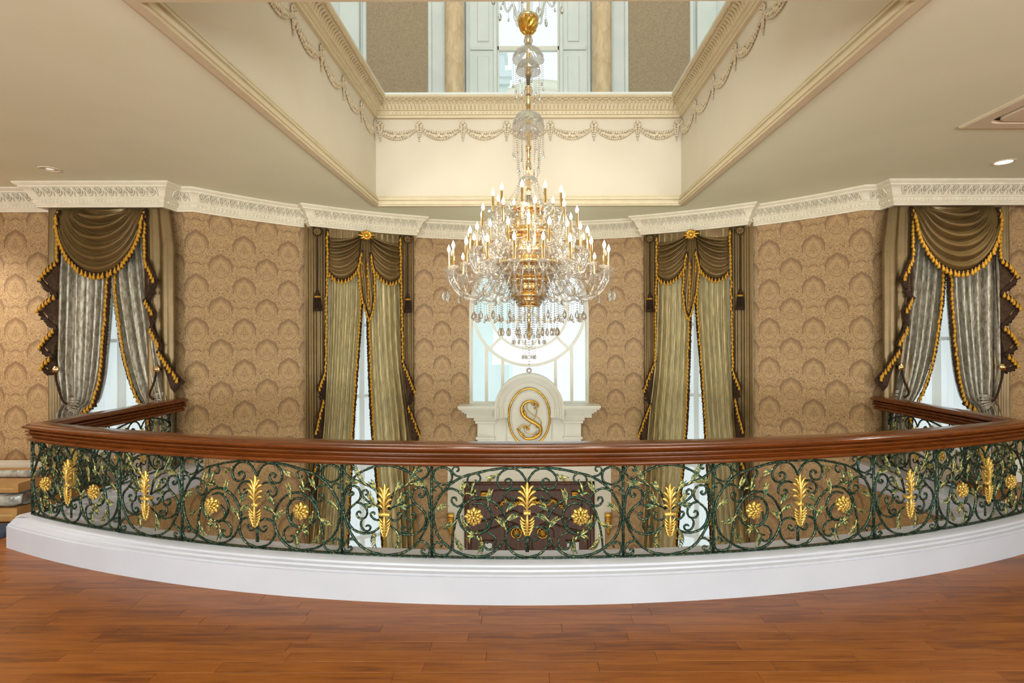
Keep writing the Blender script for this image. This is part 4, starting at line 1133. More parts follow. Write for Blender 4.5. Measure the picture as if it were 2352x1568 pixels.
def swag_mesh_(PL, PR, sag, nfold, amp, y0, pw=.65, nu=26, nv=70):
    def fn(u, v):
        a, b = PL(v), PR(v); dr = sag(v)
        x = a[0] + (b[0] - a[0]) * u; z = a[1] + (b[1] - a[1]) * u - dr * (4 * u * (1 - u)) ** pw
        m_ = (4 * u * (1 - u)) ** .5
        s_ = 2 * pi * nfold * v
        w_ = (s_ / (2 * pi)) % 1.0; f = (1.7 * (w_ / .72) - .7 if w_ < .72 else 1.0 - 1.7 * (w_ - .72) / .28) + .15 * sin(2 * s_)
        k_ = min(1, max(0, (3.16 - z) / .12)); amp_ = amp * (.15 + .85 * k_)
        return (x, y0 + .06 * (1 - k_) - .05 * m_ * k_ - amp_ * (.25 + .75 * m_) * f * (.55 + .45 * sin(pi * min(1, v * 1.4 + .1))) - .02 * v, z - .010 * cos(s_) * m_)
    return MB().grid(fn, nu, nv), fn

def side_window(s):
    """window dressing on the flat walls; s=-1 is the left one. Local x is measured from the window centre, positive towards the bow."""
    sd = 'left' if s < 0 else 'right'
    loc = (s * 4.78, YF, 0); q = -s                 # mirror factor so that +x points to the room centre
    def L(px): return (px - 235) / 205.0
    def Z(py): return EYE + (770 - py) / 205.0
    # flat side drapes
    for (a, b, nf, wh) in ((106, 142, 2, 'outer'), (335, 404, 2, 'inner')):
        t = thing('side_drape', loc, 0, 'olive satin side drape on the %s edge of the %s gallery window' % (wh, sd), 'drape', 'olive side drapes')
        sgn_mesh(pleated([(3.13, L(a))], [(3.24, L(min(b, 383))), (3.13, L(min(b, 387))), (3.10, L(min(b, 395))), (2.95, L(min(b, 400)))], 3.24, .02, nf, .030, -.115, nv=6, sharpn=.6, wav=.1), q).build('cloth', M['olive'], t)
    # sheer
    t = thing('sheer_curtain', loc, 0, 'white sheer curtain in the gap of the %s gallery window curtains' % sd, 'curtain', 'white sheers')
    sgn_mesh(pleated([(3, -.46)], [(3, .46)], 3.10, .02, 13, .018, -.025, nv=4, wav=.1), q).build('voile', M['sheer'], t)
    mb = MB()
    for i in range(7):       # embroidered band near the hem
        for side in (-.26, -.2, .3): mb.ball((side + .02 * (i % 2), -.055, .95 + .12 * i), .012, 5, 2, (1, .3, 1.4))
    sgn_mesh(mb, q).build('embroidery', M['sheer'], t)
    # curtains
    lxl = smooth_tab([(3.1, L(136)), (Z(600), L(136)), (Z(760), L(133)), (Z(850), L(131)), (Z(900), L(136)), (Z(925), L(138)), (Z(960), L(126)), (.0, L(108))])
    lxr = smooth_tab([(3.1, L(252)), (Z(650), L(249)), (Z(750), L(243)), (Z(850), L(233)), (Z(900), L(222)), (Z(925), L(212)), (Z(955), L(190)), (.0, L(196))])
    rxl = smooth_tab([(3.1, L(258)), (Z(650), L(260)), (Z(750), L(271)), (Z(830), L(285)), (Z(890), L(303)), (Z(920), L(318)), (Z(955), L(335)), (.0, L(332))])
    rxr = smooth_tab([(3.1, L(328)), (Z(560), L(330)), (Z(620), L(340)), (Z(700), L(350)), (Z(800), L(360)), (Z(880), L(372)), (Z(920), L(380)), (Z(960), L(392)), (.0, L(400))])
    for nm, xl, xr, nf, ed, ph in (('outer', lxl, lxr, 6, 1, .3 + s), ('inner', rxl, rxr, 5, 0, 1.4 + s)):
        t = thing('curtain', loc, 0, 'silver velvet curtain with gold tassel trim, %s half of the %s gallery window, tied back' % (nm, sd), 'curtain', 'velvet curtains')
        sgn_mesh(pleated(xl, xr, 3.12, .02, nf, .085, -.075, nv=60, ph=ph, sharpn=.3), q).build('cloth', M['velvet'], t)
        etab = xr if ed else xl
        zz = [3.0 - i * .05 for i in range(60)]
        e = [(q * lerp_tab(etab, z), -.150, z) for z in zz if z > .35]
        fringe(t, e, .045); e3 = [(p[0] - q * (.022 if ed else -.022), p[1] - .004, p[2]) for p in e]
        tassels(t, e3, .052, -.015)
        # gathered knot of cloth at the tie-back
        kx, kz = (L(152), Z(925)) if ed else (L(352), Z(915))
        mb = MB()
        for i in range(7):
            a = -1.2 + i * .42; mb.petal((kx - .05, kz), (kx + .04 * cos(a), kz + .09 * sin(a)), (kx + .13, kz + .10 * sin(a) - .03), .026, .02, 6, -.13)
        sgn_mesh(mb, q).build('gather', M['velvet'], t)
        hx, hz = (L(132), Z(845)) if ed else (L(364), Z(845))
        A_ = Matrix.Rotation(radians(90), 3, 'X')
        MB().lathe([(.012, .0), (.012, .10), (.035, .105), (.042, .115), (.036, .128), (.022, .132), (.018, .142), (.0, .146)], 16, (q * hx, -.08, hz), A_).build('tieback_knob', M['brass'], t)['label'] = 'brass knob'
        cd = thing('tieback_cord', loc, 0, 'brown cord tying back the %s curtain of the %s gallery window' % (nm, sd), 'cord', 'tie-back cords')
        P = crom([(hx, -.20, hz - .01), (hx + (kx - hx) * .3, -.21, hz - .14), (kx - .02, -.20, kz + .06), (kx + .02, -.19, kz)], 8)
        sgn_mesh(MB().tube(P, [.010 + .002 * (i % 2) for i in range(len(P))], 6), q).build('rope', M['fringe'], cd)
    # swag valance
    t = thing('swag_valance', loc, 0, 'olive satin swag with tasselled cascades over the %s gallery window' % sd, 'valance', 'swag valances')
    xl_, xr_ = L(138), L(336)
    PL = lambda v: (xl_ + .26 * (1 - v) ** 1.2, 3.20 - .08 * v); PR = lambda v: (xr_ - .26 * (1 - v) ** 1.2, 3.20 - .08 * v)
    mb, fn = swag_mesh_(PL, PR, lambda v: .01 + .70 * v, 7, .060, -.180, .52, nv=126)
    sgn_mesh(mb, q).build('swag', M['olive'], t)
    e = [fn(.5 - .5 * cos(pi * i / 60), 1.0) for i in range(61)]; e = SX([(p[0], p[1] - .01, p[2]) for p in e], q)
    fringe(t, e, .050); tassels(t, e, .048, -.022, 1.12)
    cascade(t, q, [(L(136), Z(594), L(97), Z(634), L(134), Z(671)), (L(134), Z(671), L(94), Z(704), L(132), Z(747)), (L(132), Z(747), L(98), Z(788), L(124), Z(812)), (L(124), Z(812), L(100), Z(836), L(127), Z(850))], xin=L(137))
    cascade(t, q, [(L(337), Z(590), L(363), Z(642), L(338), Z(682)), (L(338), Z(682), L(358), Z(715), L(350), Z(747)), (L(350), Z(747), L(372), Z(788), L(368), Z(800)), (L(368), Z(800), L(417), Z(868), L(397), Z(892))], xin=L(334))

def bow_window(s):
    """tall window dressing on the bow; local x positive towards the room centre, local -y into the room"""
    sd = 'left' if s < 0 else 'right'; q = -s
    x0, y0 = arc(s * AW, RW * cos(OW)); loc = (x0, y0, 0); rz = -s * AW
    def L(px): return (px - 838) / 172.7
    def Z(py): return EYE + (770 - py) / 167.0
    for (a, b, nf, wh) in ((706, 752, 3, 'outer'), (920, 958, 3, 'inner')):
        t = thing('side_drape', loc, rz, 'olive satin side drape on the %s edge of the %s tall window' % (wh, sd), 'drape', 'olive side drapes')
        sgn_mesh(pleated([(3.13, L(a))], [(3.13, L(b))], 3.24, -3.38, nf, .018, -.07, nv=8, sharpn=.8, wav=.1), q).build('cloth', M['olive'], t)
    t = thing('sheer_curtain', loc, rz, 'white sheer curtain in the gap of the %s tall window curtains' % sd, 'curtain', 'white sheers')
    sgn_mesh(pleated([(3, -.50)], [(3, .50)], 3.10, -3.38, 13, .016, -.03, nv=4, wav=.1), q).build('voile', M['sheer'], t)
    lxl = smooth_tab([(3.1, L(758)), (Z(700), L(757)), (Z(850), L(752)), (Z(1000), L(742)), (Z(1280), L(712)), (-3.4, L(690))])
    lxr = smooth_tab([(3.1, L(832)), (Z(690), L(829)), (Z(850), L(818)), (Z(1000), L(808)), (Z(1280), L(794)), (-3.4, L(780))])
    rxl = smooth_tab([(3.1, L(838)), (Z(720), L(842)), (Z(850), L(846)), (Z(1000), L(853)), (Z(1280), L(878)), (-3.4, L(895))])
    rxr = smooth_tab([(3.1, L(918)), (Z(700), L(920)), (Z(830), L(925)), (Z(1000), L(945)), (Z(1280), L(962)), (-3.4, L(975))])
    for nm, xl, xr, nf, ed, ph in (('outer', lxl, lxr, 6, 1, .9 + s), ('inner', rxl, rxr, 6, 0, 2.1 + s)):
        t = thing('curtain', loc, rz, 'floor-length gold and grey velvet curtain, %s half of the %s tall window' % (nm, sd), 'curtain', 'velvet curtains')
        sgn_mesh(pleated(xl, xr, 3.12, -3.38, nf, .095, -.070, nv=70, ph=ph, sharpn=.3), q).build('cloth', M['velvet_gold'], t)
        etab = xr if ed else xl
        e = [(q * lerp_tab(etab, 2.75 - i * .07), -.160, 2.75 - i * .07) for i in range(72)]
        fringe(t, e, .040); e3 = [(p[0] - q * (.018 if ed else -.018), p[1] - .004, p[2]) for p in e]
        tassels(t, e3, .055, -.014)
    t = thing('swag_valance', loc, rz, 'double olive satin swag with central tail and tassels over the %s tall window' % sd, 'valance', 'swag valances')
    # flat board of cloth behind the swags
    sgn_mesh(pleated([(3, L(754))], [(3, L(921))], 3.22, 2.86, 1, .004, -.12, 12, 3), q).build('valance_board', M['olive'], t)
    for m_ in (-1, 1):
        PL = lambda v: (m_ * .475, 3.02 - .46 * v); PR = lambda v: (m_ * (.035 + .05 * v), 3.08 - .40 * v ** 2.2)
        mb, fn = swag_mesh_(PL, PR, lambda v: .03 + .12 * v, 6, .046, -.150, .8, 22, 96)
        sgn_mesh(mb, q).build('swag', M['olive'], t)
        e = SX([(p[0], p[1] - .01, p[2]) for p in [fn(i / 24, 1.0) for i in range(25)]], q); fringe(t, e, .04); tassels(t, e, .046, -.02)
    # centre tail
    mb = pleated([(3.1, -.045), (2.6, -.10), (2.2, -.06), (1.97, .02)], [(3.1, .045), (2.6, .09), (2.2, .11), (1.93, .06)], 3.08, 1.95, 3, .030, -.175, 24, 24)
    sgn_mesh(mb, q).build('tail', M['olive'], t)
    for e in ([(-.06, -.20, 2.86), (-.11, -.20, 2.62), (-.075, -.20, 2.35), (-.03, -.20, 2.12), (.03, -.20, 1.95)], [(.06, -.20, 2.84), (.10, -.20, 2.62), (.115, -.20, 2.3), (.085, -.20, 2.05), (.04, -.20, 1.93)]):
        e = SX(e, q); fringe(t, e, .035); tassels(t, e, .050, -.02)
    cascade(t, q, [(L(748), Z(845), L(733), Z(882), L(744), Z(905)), (L(744), Z(905), L(727), Z(975), L(736), Z(1015)), (L(736), Z(1015), L(716), Z(1090), L(726), Z(1130))], y=-.15, xin=L(753), w=.04, tstep=.05)
    cascade(t, q, [(L(925), Z(830), L(953), Z(898), L(936), Z(930)), (L(936), Z(930), L(965), Z(1005), L(950), Z(1040))], y=-.15, xin=L(920), w=.04, tstep=.05)
    g = thing('gilt_medallion', loc, rz, 'gilt medallion at the top of the %s tall window swags' % sd, 'medallion', 'gilt medallions')
    mb = MB()
    for i in range(12):
        a = 2 * pi * i / 12; ex = 1.35 if i % 6 in (0,) else (1.1 if i % 6 in (1, 5) else .85)
        r = .095 * ex; mb.petal((.02 * cos(a), 3.06 + .02 * sin(a)), (r * .6 * cos(a + .2), 3.06 + r * .6 * sin(a + .2)), (r * cos(a), 3.06 + r * sin(a)), .022, .014, 5, -.245)
    mb.tube([(.05 * cos(i * pi / 10), -.262, 3.06 + .05 * sin(i * pi / 10)) for i in range(20)], .009, 6, True)
    mb.ball((0, -.262, 3.06), .034, 10, 6, (1, .6, 1)); mb.tube([(0, -.25, 3.06), (0, -.15, 3.06)], .03, 8)
    mb.build('ornament', M['gold'], g)
    cord_tassel(loc, rz, q * L(733), 3.08, 2.30, 'dark tassel hanging on a long cord at the outer side of the %s tall window' % sd)
    cord_tassel(loc, rz, q * L(941), 3.08, 2.30, 'dark tassel hanging on a long cord at the inner side of the %s tall window' % sd)
for s in (-1, 1): side_window(s); bow_window(s)

# ================================================================== CHANDELIER
CHY = 4.70
ch = thing('chandelier', (0, CHY, EYE), 0, 'huge gilt and crystal chandelier with four tiers of lit candle bulbs', 'chandelier')
def yz(py): return (770 - py) / 255.3       # local z from a row of the photograph on the chandelier's axis
mb = MB()
P = [(0, 8.0 - .2), (0, -.02)]
rod = [(.012, -.02), (.012, .12), (.02, .14), (.012, .16), (.012, .42), (.022, .44), (.012, .47), (.012, 1.28), (.028, 1.30), (.012, 1.33), (.012, yz(392)), (.024, yz(390)), (.016, yz(384)), (.014, yz(345)), (.028, yz(342)), (.028, yz(336)), (.014, yz(332)), (.014, yz(288)), (.020, yz(284)), (.016, yz(262)),
       (.020, yz(245)), (.022, yz(238)), (.018, yz(228)), (.012, yz(214)), (.010, yz(204)), (.028, yz(200)), (.012, yz(197)), (.012, yz(168)), (.018, yz(150)), (.015, yz(140)), (.018, yz(118)), (.010, yz(112)), (.010, yz(84)), (.016, yz(80)), (.020, yz(76)), (.012, yz(72)), (.012, 6.2), (.06, 6.25), (.09, 7.75), (.09, 7.79)]
mb.lathe(rod, 12); mb.build('rod', M['brass'], ch)
def dish(z, r, h, name='crystal_dish', n=24):
    prof = [(.015, h), (r * .45, h * .92), (r * .8, h * .62), (r * .97, h * .25), (r, 0), (r * .985, -.004), (r * .94, h * .22), (r * .77, h * .56), (r * .43, h * .84), (.015, h - .012)]
    mb = MB().lathe([(a, z + b) for a, b in prof][::-1], n)
    for i, v in enumerate(mb.v):          # scalloped, cut-glass rim
        k_ = i % n + i // n; f = 1 + .03 * (1 if k_ % 2 else -1); mb.v[i] = (v[0] * f, v[1] * f, v[2])
    mb.build(name, M['bead'], ch, smooth=False)
dish(yz(138), .142, .12); dish(yz(165), .110, .11); dish(yz(290), .142, .14); dish(yz(312), .10, .11); dish(yz(418), .085, .06)
mb = MB().lathe([(.012, yz(222)), (.035, yz(216)), (.042, yz(209)), (.034, yz(203)), (.012, yz(200))], 12); mb.build('glass_ball', M['crystal'], ch, smooth=False)
MB().lathe([(.012, yz(112)), (.03, yz(104)), (.042, yz(94)), (.035, yz(86)), (.012, yz(82))], 12).build('glass_ball', M['crystal'], ch, smooth=False)
MB().lathe([(.014, yz(392)), (.024, yz(385)), (.026, yz(376)), (.014, yz(368))], 12).build('glass_ball', M['crystal'], ch, smooth=False)
MB().lathe([(.016, yz(196)), (.020, yz(180)), (.03, yz(168)), (.012, yz(150))], 12).build('glass_sleeve', M['crystal'], ch, smooth=False)
mb = MB().lathe([(.02, yz(80)), (.05, yz(76)), (.070, yz(69)), (.082, yz(61)), (.088, yz(53)), (.087, yz(46))], 24)
for i, v in enumerate(mb.v): f = 1 + .05 * (1 if (i % 24 + i // 24) % 2 else -1); mb.v[i] = (v[0] * f, v[1] * f, v[2])
mb.build('cut_glass_bowl', M['gold'], ch, smooth=False)
MB().lathe([(.086, yz(47)), (.094, yz(46)), (.094, yz(40)), (.086, yz(39)), (.02, yz(39))], 24).build('bowl_rim', M['brass'], ch)
# body: gilt rings, bead-clad cones
for r0, z0, r1, z1 in ((.285, .635, .20, .50), (.20, .485, .155, .36), (.155, .35, .09, .27), (.22, .90, .285, .66), (.15, 1.12, .22, .92)):
    mb = MB(); rows = max(3, int((z0 - z1) and abs(z0 - z1) / .028)); n = 30
    for j in range(rows + 1):
        t = j / rows; r = r0 + (r1 - r0) * t; z = z0 + (z1 - z0) * t; m_ = max(12, int(2 * pi * r / .040))
        for i in range(m_): a = 2 * pi * (i + .5 * (j % 2)) / m_; mb.ball((r * cos(a), r * sin(a), z), .0135, 4, 1)
    mb.build('bead_basket', M['bead'], ch, smooth=False, stuff=True)
    MB().lathe([(r0 * .86, z0), (r1 * .86, z1)] if z0 < z1 else [(r1 * .86, z1), (r0 * .86, z0)], 24).build('gilt_core', M['brass'], ch)
for r, z, h in ((.285, .64, .030), (.20, .488, .022), (.155, .355, .018), (.22, .91, .022), (.15, 1.13, .018), (.09, .262, .014)):
    MB().lathe([(r - .02, z - h / 2), (r + .004, z - h / 2), (r + .010, z), (r + .004, z + h / 2), (r - .02, z + h / 2)], 36).build('gilt_ring', M['brass'], ch)
MB().lathe([(.02, 1.26), (.05, 1.18), (.055, 1.1), (.11, 1.0), (.13, .88), (.16, .76), (.17, .6), (.12, .5), (.1, .4), (.07, .32), (.02, .26)][::-1], 16).build('glass_stem', M['crystal'], ch, smooth=False)

# arms with cup, candle, bulb
def arm_mesh(r0, r1, zc, dip, rise=0):
    P = crom([(r0, 0, zc - dip * .35 + rise), (r0 + (r1 - r0) * .18, 0, zc - dip * .55 + rise * .4), (r0 + (r1 - r0) * .45, 0, zc - dip), (r0 + (r1 - r0) * .78, 0, zc - dip * .92), (r1 - .01, 0, zc - dip * .45), (r1, 0, zc - .015)], 5)
    mb = MB().tube(P, .0095, 6); Q = crom([(r0, .0, zc - dip * .3 + rise), (r0 + (r1 - r0) * .4, 0, zc - dip * .2 + rise * .3), (r0 + (r1 - r0) * .55, 0, zc + .02), (r0 + (r1 - r0) * .45, 0, zc + .07), (r0 + (r1 - r0) * .36, 0, zc + .03)], 4)
    mb.tube(Q, .0065, 5)
    for q in P[2::4]: mb.ball((q.x, 0, q.z), .016, 6, 2)
    return mb
cupm = MB().lathe([(.008, -.022), (.022, -.016), (.040, -.004), (.046, .010), (.043, .010), (.034, .0), (.010, -.006)], 14)
for i, v in enumerate(cupm.v): f = 1 + .07 * (1 if i % 2 else -1) * (hypot(v[0], v[1]) > .03); cupm.v[i] = (v[0] * f, v[1] * f, v[2])
cupd = cupm.data('cup', M['bead'], False)
candd = MB().lathe([(.018, -.004), (.020, .002), (.0125, .006), (.0115, .010), (.0115, 1.0), (.009, 1.004)], 10)
bulbd = MB().lathe([(.008, 0), (.0105, .006), (.0150, .020), (.0155, .030), (.011, .044), (.0045, .058), (.0, .070)], 10).data('bulb', M['bulb'])
def candle_mesh(h): return MB().lathe([(.016, -.002), (.018, .004), (.0120, .009), (.0110, .012), (.0110, h), (.009, h + .004)], 10).data('candle', M['brass'])
DROP = MB().lathe([(.0, -.070), (.010, -.064), (.0185, -.046), (.0170, -.032), (.006, -.008), (.0, 0)], 8)
DROP.v = [(x * 1.15, y * .75, z * 1.2) for x, y, z in DROP.v]
dropL = DROP.data('crystal_drop', M['crystal'], False)
DROP2 = MB(); DROP2.v = [(x * .55, y * .55, z * .55) for x, y, z in DROP.v]; DROP2.f = DROP.f
dropS = DROP2.data('crystal_drop', M['crystal'], False)
beads = MB(); ndrop = 0
def strand(x0, y0, z0, x1, y1, z1, sag=0, r=.0062, step=.019):
    L = sqrt((x1 - x0) ** 2 + (y1 - y0) ** 2 + (z1 - z0) ** 2) + sag; n = max(2, int(L / step))
    for i in range(n):
        t = (i + .5) / n; beads.ball((x0 + (x1 - x0) * t, y0 + (y1 - y0) * t, z0 + (z1 - z0) * t - sag * 4 * t * (1 - t)), r, 4, 1)
tiny = MB()
def drop(x, y, z, big, rz=0):
    global ndrop
    if ndrop < 296: link('crystal_drop', dropL if big else dropS, ch, (x, y, z), (0, 0, rz)); ndrop += 1
    else:
        k_ = 1 if big else .55; c, s_ = cos(rz), sin(rz)
        tiny.add([(x + (a * c - b * s_) * k_, y + (a * s_ + b * c) * k_, z + d * k_) for a, b, d in DROP.v] if big else [(x + a * c - b * s_, y + a * s_ + b * c, z + d) for a, b, d in DROP2.v], DROP.f)
TIERS = [(20, .71, .577, .24, .150, 9), (20, .535, .739, .20, .145, 0), (10, .435, .932, .17, .145, 7), (10, .32, 1.10, .15, .140, 26)]
for ti, (n, R_, zc, dip, ch_, off) in enumerate(TIERS):
    am = arm_mesh((.275, .21, .20, .14)[ti], R_, zc, dip, (.11, .07, .05, .04)[ti]).data('arm', M['bead'], True); cm = candle_mesh(ch_)
    for i in range(n):
        a = radians(-90 + off + 360 * i / n)
        o = link('arm', am, ch, (0, 0, 0), (0, 0, a))
        link('cup', cupd, o, (R_, 0, zc)); link('candle', cm, o, (R_, 0, zc)); link('bulb', bulbd, o, (R_, 0, zc + ch_ + .003))
        x, y = R_ * cos(a), R_ * sin(a)
        # pendants round each cup: one long outside pair, small ones between
        if ti == 0:
            for da in (1.0, 1.6, 3.1, 5.2, 5.8): cx, cy = x + .046 * cos(a + da), y + .046 * sin(a + da); strand(cx, cy, zc, cx, cy, zc - .06)
            for j, (da, ln, big) in enumerate(((.0, .19, True), (2.1, .075, False), (4.2, .075, False))):
                cx, cy = x + .046 * cos(a + da), y + .046 * sin(a + da); strand(cx, cy, zc, cx, cy, zc - ln); drop(cx, cy, zc - ln, big, a)
        else:
            for da in (1.4, 3.5, 5.6): cx, cy = x + .044 * cos(a + da), y + .044 * sin(a + da); strand(cx, cy, zc, cx, cy, zc - .07)
            for da in (0.4, 2.5, 4.6): cx, cy = x + .044 * cos(a + da), y + .044 * sin(a + da); strand(cx, cy, zc, cx, cy, zc - .05); (drop(cx, cy, zc - .05, False, a))
        b2 = radians(-90 + off + 360 * (i + 1) / n); strand(x, y, zc - .01, R_ * cos(b2), R_ * sin(b2), zc - .01, .07 if n == 20 else .12)
# hanging rings of drops under the arms
for r, zt, zb, n, big, o_ in ((.50, .30, .215, 20, True, 0), (.47, .30, .16, 20, False, 9), (.26, .36, .075, 16, True, 4), (.30, .36, .16, 16, False, 15), (.145, .28, -.035, 14, False, 0), (.10, .26, .02, 10, False, 8), (.055, .20, -.17, 6, False, 10)):
    for i in range(n):
        a = radians(o_ + 360 * i / n); x, y = r * cos(a), r * sin(a); strand(x, y, zt, x, y, zb); drop(x, y, zb, big, a)
for r0, z0, r1, z1, n, sg in ((.285, .63, .50, .30, 20, .05), (.70, .45, .50, .30, 20, .03), (.285, .62, .26, .36, 24, 0), (.20, .48, .30, .36, 16, .03), (.15, .34, .26, .37, 16, .03), (.15, .34, .145, .28, 14, 0), (.09, .26, .055, .20, 6, 0),
                              (.44, .90, .285, .66, 20, .03), (.33, 1.09, .22, .92, 20, .03), (.66, .50, .30, .64, 40, .06), (.50, .70, .24, .90, 40, .05), (.285, .62, .24, .48, 30, .02), (.42, .80, .30, .68, 30, .02), (.085, yz(418), .15, 1.12, 14, .02), (.085, yz(418), .33, 1.10, 12, .06), (.14, yz(290), .085, yz(420), 12, .0)):
    for i in range(n): a = 2 * pi * i / n; strand(r0 * cos(a), r0 * sin(a), z0, r1 * cos(a), r1 * sin(a), z1, sg)
for zt, r, zb, n in ((yz(138), .138, yz(195), 8), (yz(165), .105, yz(220), 8), (yz(290), .14, yz(350), 10), (yz(312), .098, yz(385), 8)):
    for i in range(n): a = 2 * pi * (i + .3) / n; x, y = r * cos(a), r * sin(a); strand(x, y, zt, x, y, zb); drop(x, y, zb, False, a)
# upper lantern above the gold bowl
am = MB().tube(crom([(.08, 0, yz(50)), (.12, 0, yz(48)), (.13, 0, yz(20)), (.17, 0, yz(-5)), (.22, 0, yz(8)), (.26, 0, yz(-10)), (.27, 0, yz(-40))], 4), .011, 6).data('arm', M['bead'])
for i in range(8):
    a = radians(12 + 45 * i); o = link('arm', am, ch, None, (0, 0, a)); link('cup', cupd, o, (.27, 0, yz(-42)))
    for da, ln, big in ((0, .17, True), (2, .10, False), (4, .22, False)):
        x, y = .27 * cos(a) + .045 * cos(a + da), .27 * sin(a) + .045 * sin(a + da); strand(x, y, yz(-42), x, y, yz(-42) - ln); drop(x, y, yz(-42) - ln, big, a)
# bottom finial
strand(0, 0, .05, 0, 0, -.27, 0, .010, .024)
MB().ball((0, 0, -.315), .026, 10, 6).build('finial_ball', M['crystal'], ch, smooth=False)
mb = MB().lathe([(.010, -.04), (.012, .25)], 8); mb.build('lower_rod', M['brass'], ch)
beads.build('bead_chain', M['bead'], ch, smooth=False, stuff=True)
if tiny.v: tiny.build('small_crystal_drops', M['crystal'], ch, smooth=False, stuff=True)
print('drops', ndrop, 'bead faces', len(beads.f))
# the light of its candle bulbs
for i in range(6):
    a = radians(30 + 60 * i); l = bpy.data.lights.new('candle_light', 'POINT'); l.energy = 5; l.color = (1.0, .88, .72); l.shadow_soft_size = .12
    o = bpy.data.objects.new('candle_light', l); COL.objects.link(o); o.location = (.80 * cos(a), .80 * sin(a), .88 if i % 2 else 1.25); o.parent = ch

for k_, (x, y, z) in enumerate(((.0, -.30, .70), (-.26, .15, .70), (.26, .15, .70), (0, -.24, 1.0))):
    link('inner_bulb', bulbd, ch, (x, y, z)); l = bpy.data.lights.new('inner_light', 'POINT'); l.energy = 1.8; l.color = (1.0, .80, .50); l.shadow_soft_size = .03
    o = bpy.data.objects.new('inner_light', l); COL.objects.link(o); o.location = (x * 1.25, y * 1.25, z + .10); o.parent = ch
# ================================================================== CEILING FITTINGS
def downlight(x, y, lit, label, power, col=(1, .95, .86)):
    t = thing('downlight', (x, y, ZC), 0, label, 'downlight', 'recessed ceiling lights')
    MB().lathe([(.070, .02), (.070, -.002), (.080, -.008), (.092, -.006), (.095, 0.0)], 28).build('trim_ring', M['plastic'], t)
    MB().lathe([(.0, -.003), (.068, -.003)] if lit else [(.03, -.001), (.069, -.001)], 24).build('lens' if lit else 'baffle', M['lamp' if lit else 'plastic'], t)
    if not lit:
        MB().lathe([(.0, -.004), (.03, -.004), (.034, -.001)], 16).build('lens', M['lamp_dim'], t)
    if power:
        l = bpy.data.lights.new('spot', 'SPOT'); l.energy = power; l.color = col; l.spot_size = radians(130); l.spot_blend = .6; l.shadow_soft_size = .05
        o = bpy.data.objects.new('downlight_beam', l); COL.objects.link(o); o.location = (0, 0, -.03); o.parent = t
downlight(-4.80, 5.24, False, 'unlit round ceiling downlight above the left gallery window', 0)
downlight(4.64, 5.10, True, 'lit round ceiling downlight above the right gallery window', 25)
for i, (x, y, pw) in enumerate(((-6.7, 5.0, 120), (-3.6, .6, 25), (3.6, .6, 25), (0, -1.0, 20), (-6.2, 1.5, 40), (6.2, 1.5, 12), (-3.0, -2.5, 20), (3.0, -2.5, 20))):  # after the first, unseen downlights added as fill light for the room
    downlight(x, y, True, 'lit round ceiling downlight outside the picture, %s' % ('by the far left corner', 'added fill left over the landing', 'added fill right over the landing', 'added fill in the middle over the landing', 'added fill far left over the gallery', 'added fill far right over the gallery', 'added fill left behind the camera', 'added fill right behind the camera')[i], pw)
ac = thing('air_conditioner', (3.48 + .48, 4.23 - .48, ZC), 0, 'square cream ceiling air-conditioning cassette with rounded slot at the right', 'air conditioner')
def rrect(h, r, z, n=5):
    out = []
    for cx, cy, a0 in ((h - r, h - r, 0), (-h + r, h - r, 90), (-h + r, -h + r, 180), (h - r, -h + r, 270)):
        for i in range(n + 1): a = radians(a0 + 90 * i / n); out.append((cx + r * cos(a), cy + r * sin(a), z))
    return out
def loft(rings, cap0=False, cap1=False):
    mb = MB(); k_ = len(rings[0])
    for r in rings: mb.v += r
    for j in range(len(rings) - 1):
        for i in range(k_): l = (i + 1) % k_; mb.f.append((j * k_ + i, j * k_ + l, (j + 1) * k_ + l, (j + 1) * k_ + i))
    if cap0: mb.f.append(tuple(range(k_)))
    if cap1: mb.f.append(tuple((len(rings) - 1) * k_ + i for i in range(k_)))
    return mb
loft([rrect(.48, .005, 0), rrect(.48, .005, -.012), rrect(.465, .005, -.022), rrect(.365, .09, -.022), rrect(.355, .085, .0)]).build('frame', M['plastic'], ac, smooth=False)
loft([rrect(.356, .085, -.001), rrect(.32, .08, -.001)]).build('air_slot', M['dark'], ac, smooth=False)
loft([rrect(.325, .08, 0), rrect(.325, .08, -.020), rrect(.318, .078, -.026), rrect(.20, .04, -.028), rrect(.19, .04, -.024)], cap1=True).build('intake_panel', M['plastic'], ac, smooth=False)

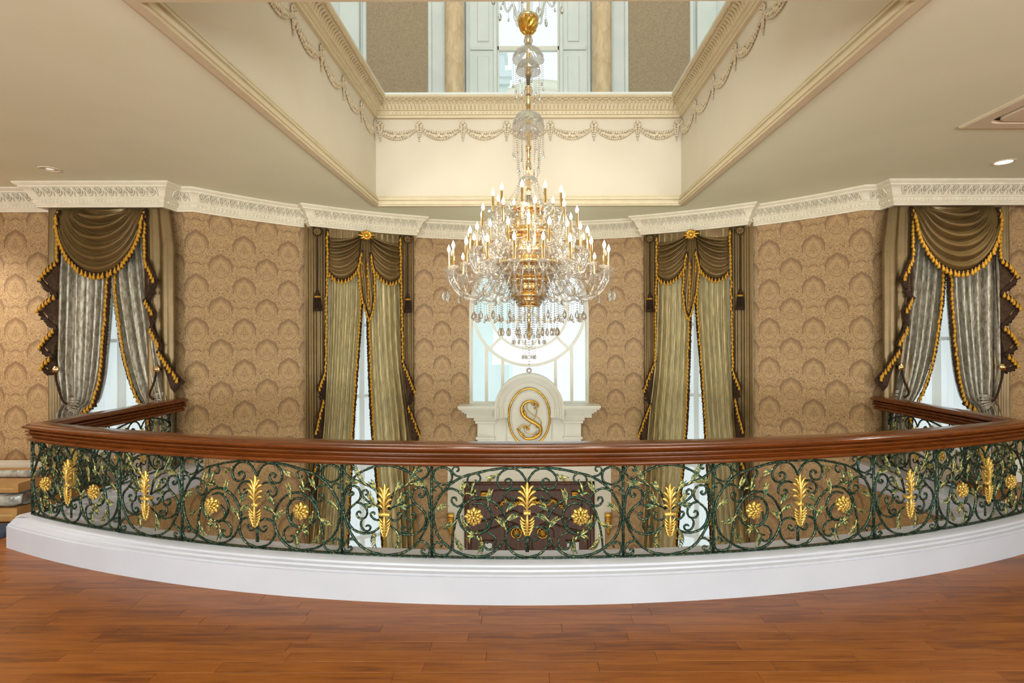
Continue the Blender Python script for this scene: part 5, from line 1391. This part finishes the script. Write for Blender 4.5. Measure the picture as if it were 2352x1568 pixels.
# ================================================================== THINGS ON THE LEFT GALLERY
def carton(loc, sx, sy, sz, label, rz=0):
    t = thing('cardboard_box', loc, rz, label, 'box', 'cardboard boxes on the left gallery')
    MB().bevbox(-sx / 2, sx / 2, -sy / 2, sy / 2, 0.003, sz, .003).build('carton', M['card'], t, smooth=False)
    MB().box(-sx / 2 + .04, sx / 2 - .04, -sy / 2 - .0015, -sy / 2 + .001, sz * .42, sz * .58).build('tape', M['tape'], t, smooth=False)
    MB().box(-sx / 2 + .02, -sx / 2 + .10, -sy / 2 - .0022, -sy / 2, sz * .60, sz * .8).build('paper_label', M['film'], t, smooth=False)
    MB().box(-sx / 2 - .001, sx / 2 + .001, -.02, .02, sz, sz + .001).build('tape', M['tape'], t, smooth=False)
    for s in (-1, 1): MB().box(-sx / 2 + .001, sx / 2 - .001, *sorted((s * .003, s * (sy / 2 - .001))), sz, sz + .0022).build('lid_flap', M['card'], t, smooth=False)
    return t
carton((-5.35, 5.10, 0), 1.30, .62, .125, 'flat cardboard box lying on the floor under the wrapped bundle, left gallery')
carton((-5.35, 5.10, .262), 1.30, .60, .085, 'flat cardboard box lying on top of the plastic-wrapped bundle, left gallery')
def bundle(loc, sx, sy, sz, label, nm='wrapped_bundle'):
    t = thing(nm, loc, 0, label, 'bundle')
    def fn(u, v):
        a = 2 * pi * v; cx = abs(cos(a)) ** .35 * (1 if cos(a) > 0 else -1); cz = abs(sin(a)) ** .35 * (1 if sin(a) > 0 else -1)
        k_ = 1 if .02 < u < .98 else .85
        return (-sx / 2 + sx * u, sy / 2 * cx * k_ + .008 * sin(u * 37 + a * 3), sz / 2 + (sz / 2 - .004) * cz * k_ + .0035 * sin(u * 53 + a * 5))
    mb = MB().grid(fn, 60, 24); mb.f.append(tuple(i * 61 for i in range(24))); mb.f.append(tuple(i * 61 + 60 for i in range(24))); mb.build('plastic_wrap', M['film'], t); return t
bundle((-5.36, 5.10, .128), 1.32, .63, .13, 'grey bundle wrapped in creased clear plastic between two cardboard boxes')
t = thing('foam_roll', (-5.38, 5.02, .3530), 0, 'grey bubble-wrap roll lying on top of the cardboard boxes', 'roll')
MB().tube([(-.66 + .02 * i, 0, .034) for i in range(67)], [.033 + .002 * (i % 2) for i in range(67)], 14).build('bubble_wrap', M['film'], t)
t = thing('blue_sheet', (-4.98, 4.50, 0), .08, 'folded dark blue sheet on the floor left of the white curb', 'sheet')
def fn(u, v): return (-.52 + 1.04 * u, -.20 + .40 * v + .012 * sin(u * 9), .004 + .03 * (4 * u * (1 - u)) ** .3 * (4 * v * (1 - v)) ** .3 + .004 * sin(u * 31) * sin(v * 19))
MB().grid(fn, 40, 16).build('fabric', M['tarp'], t)
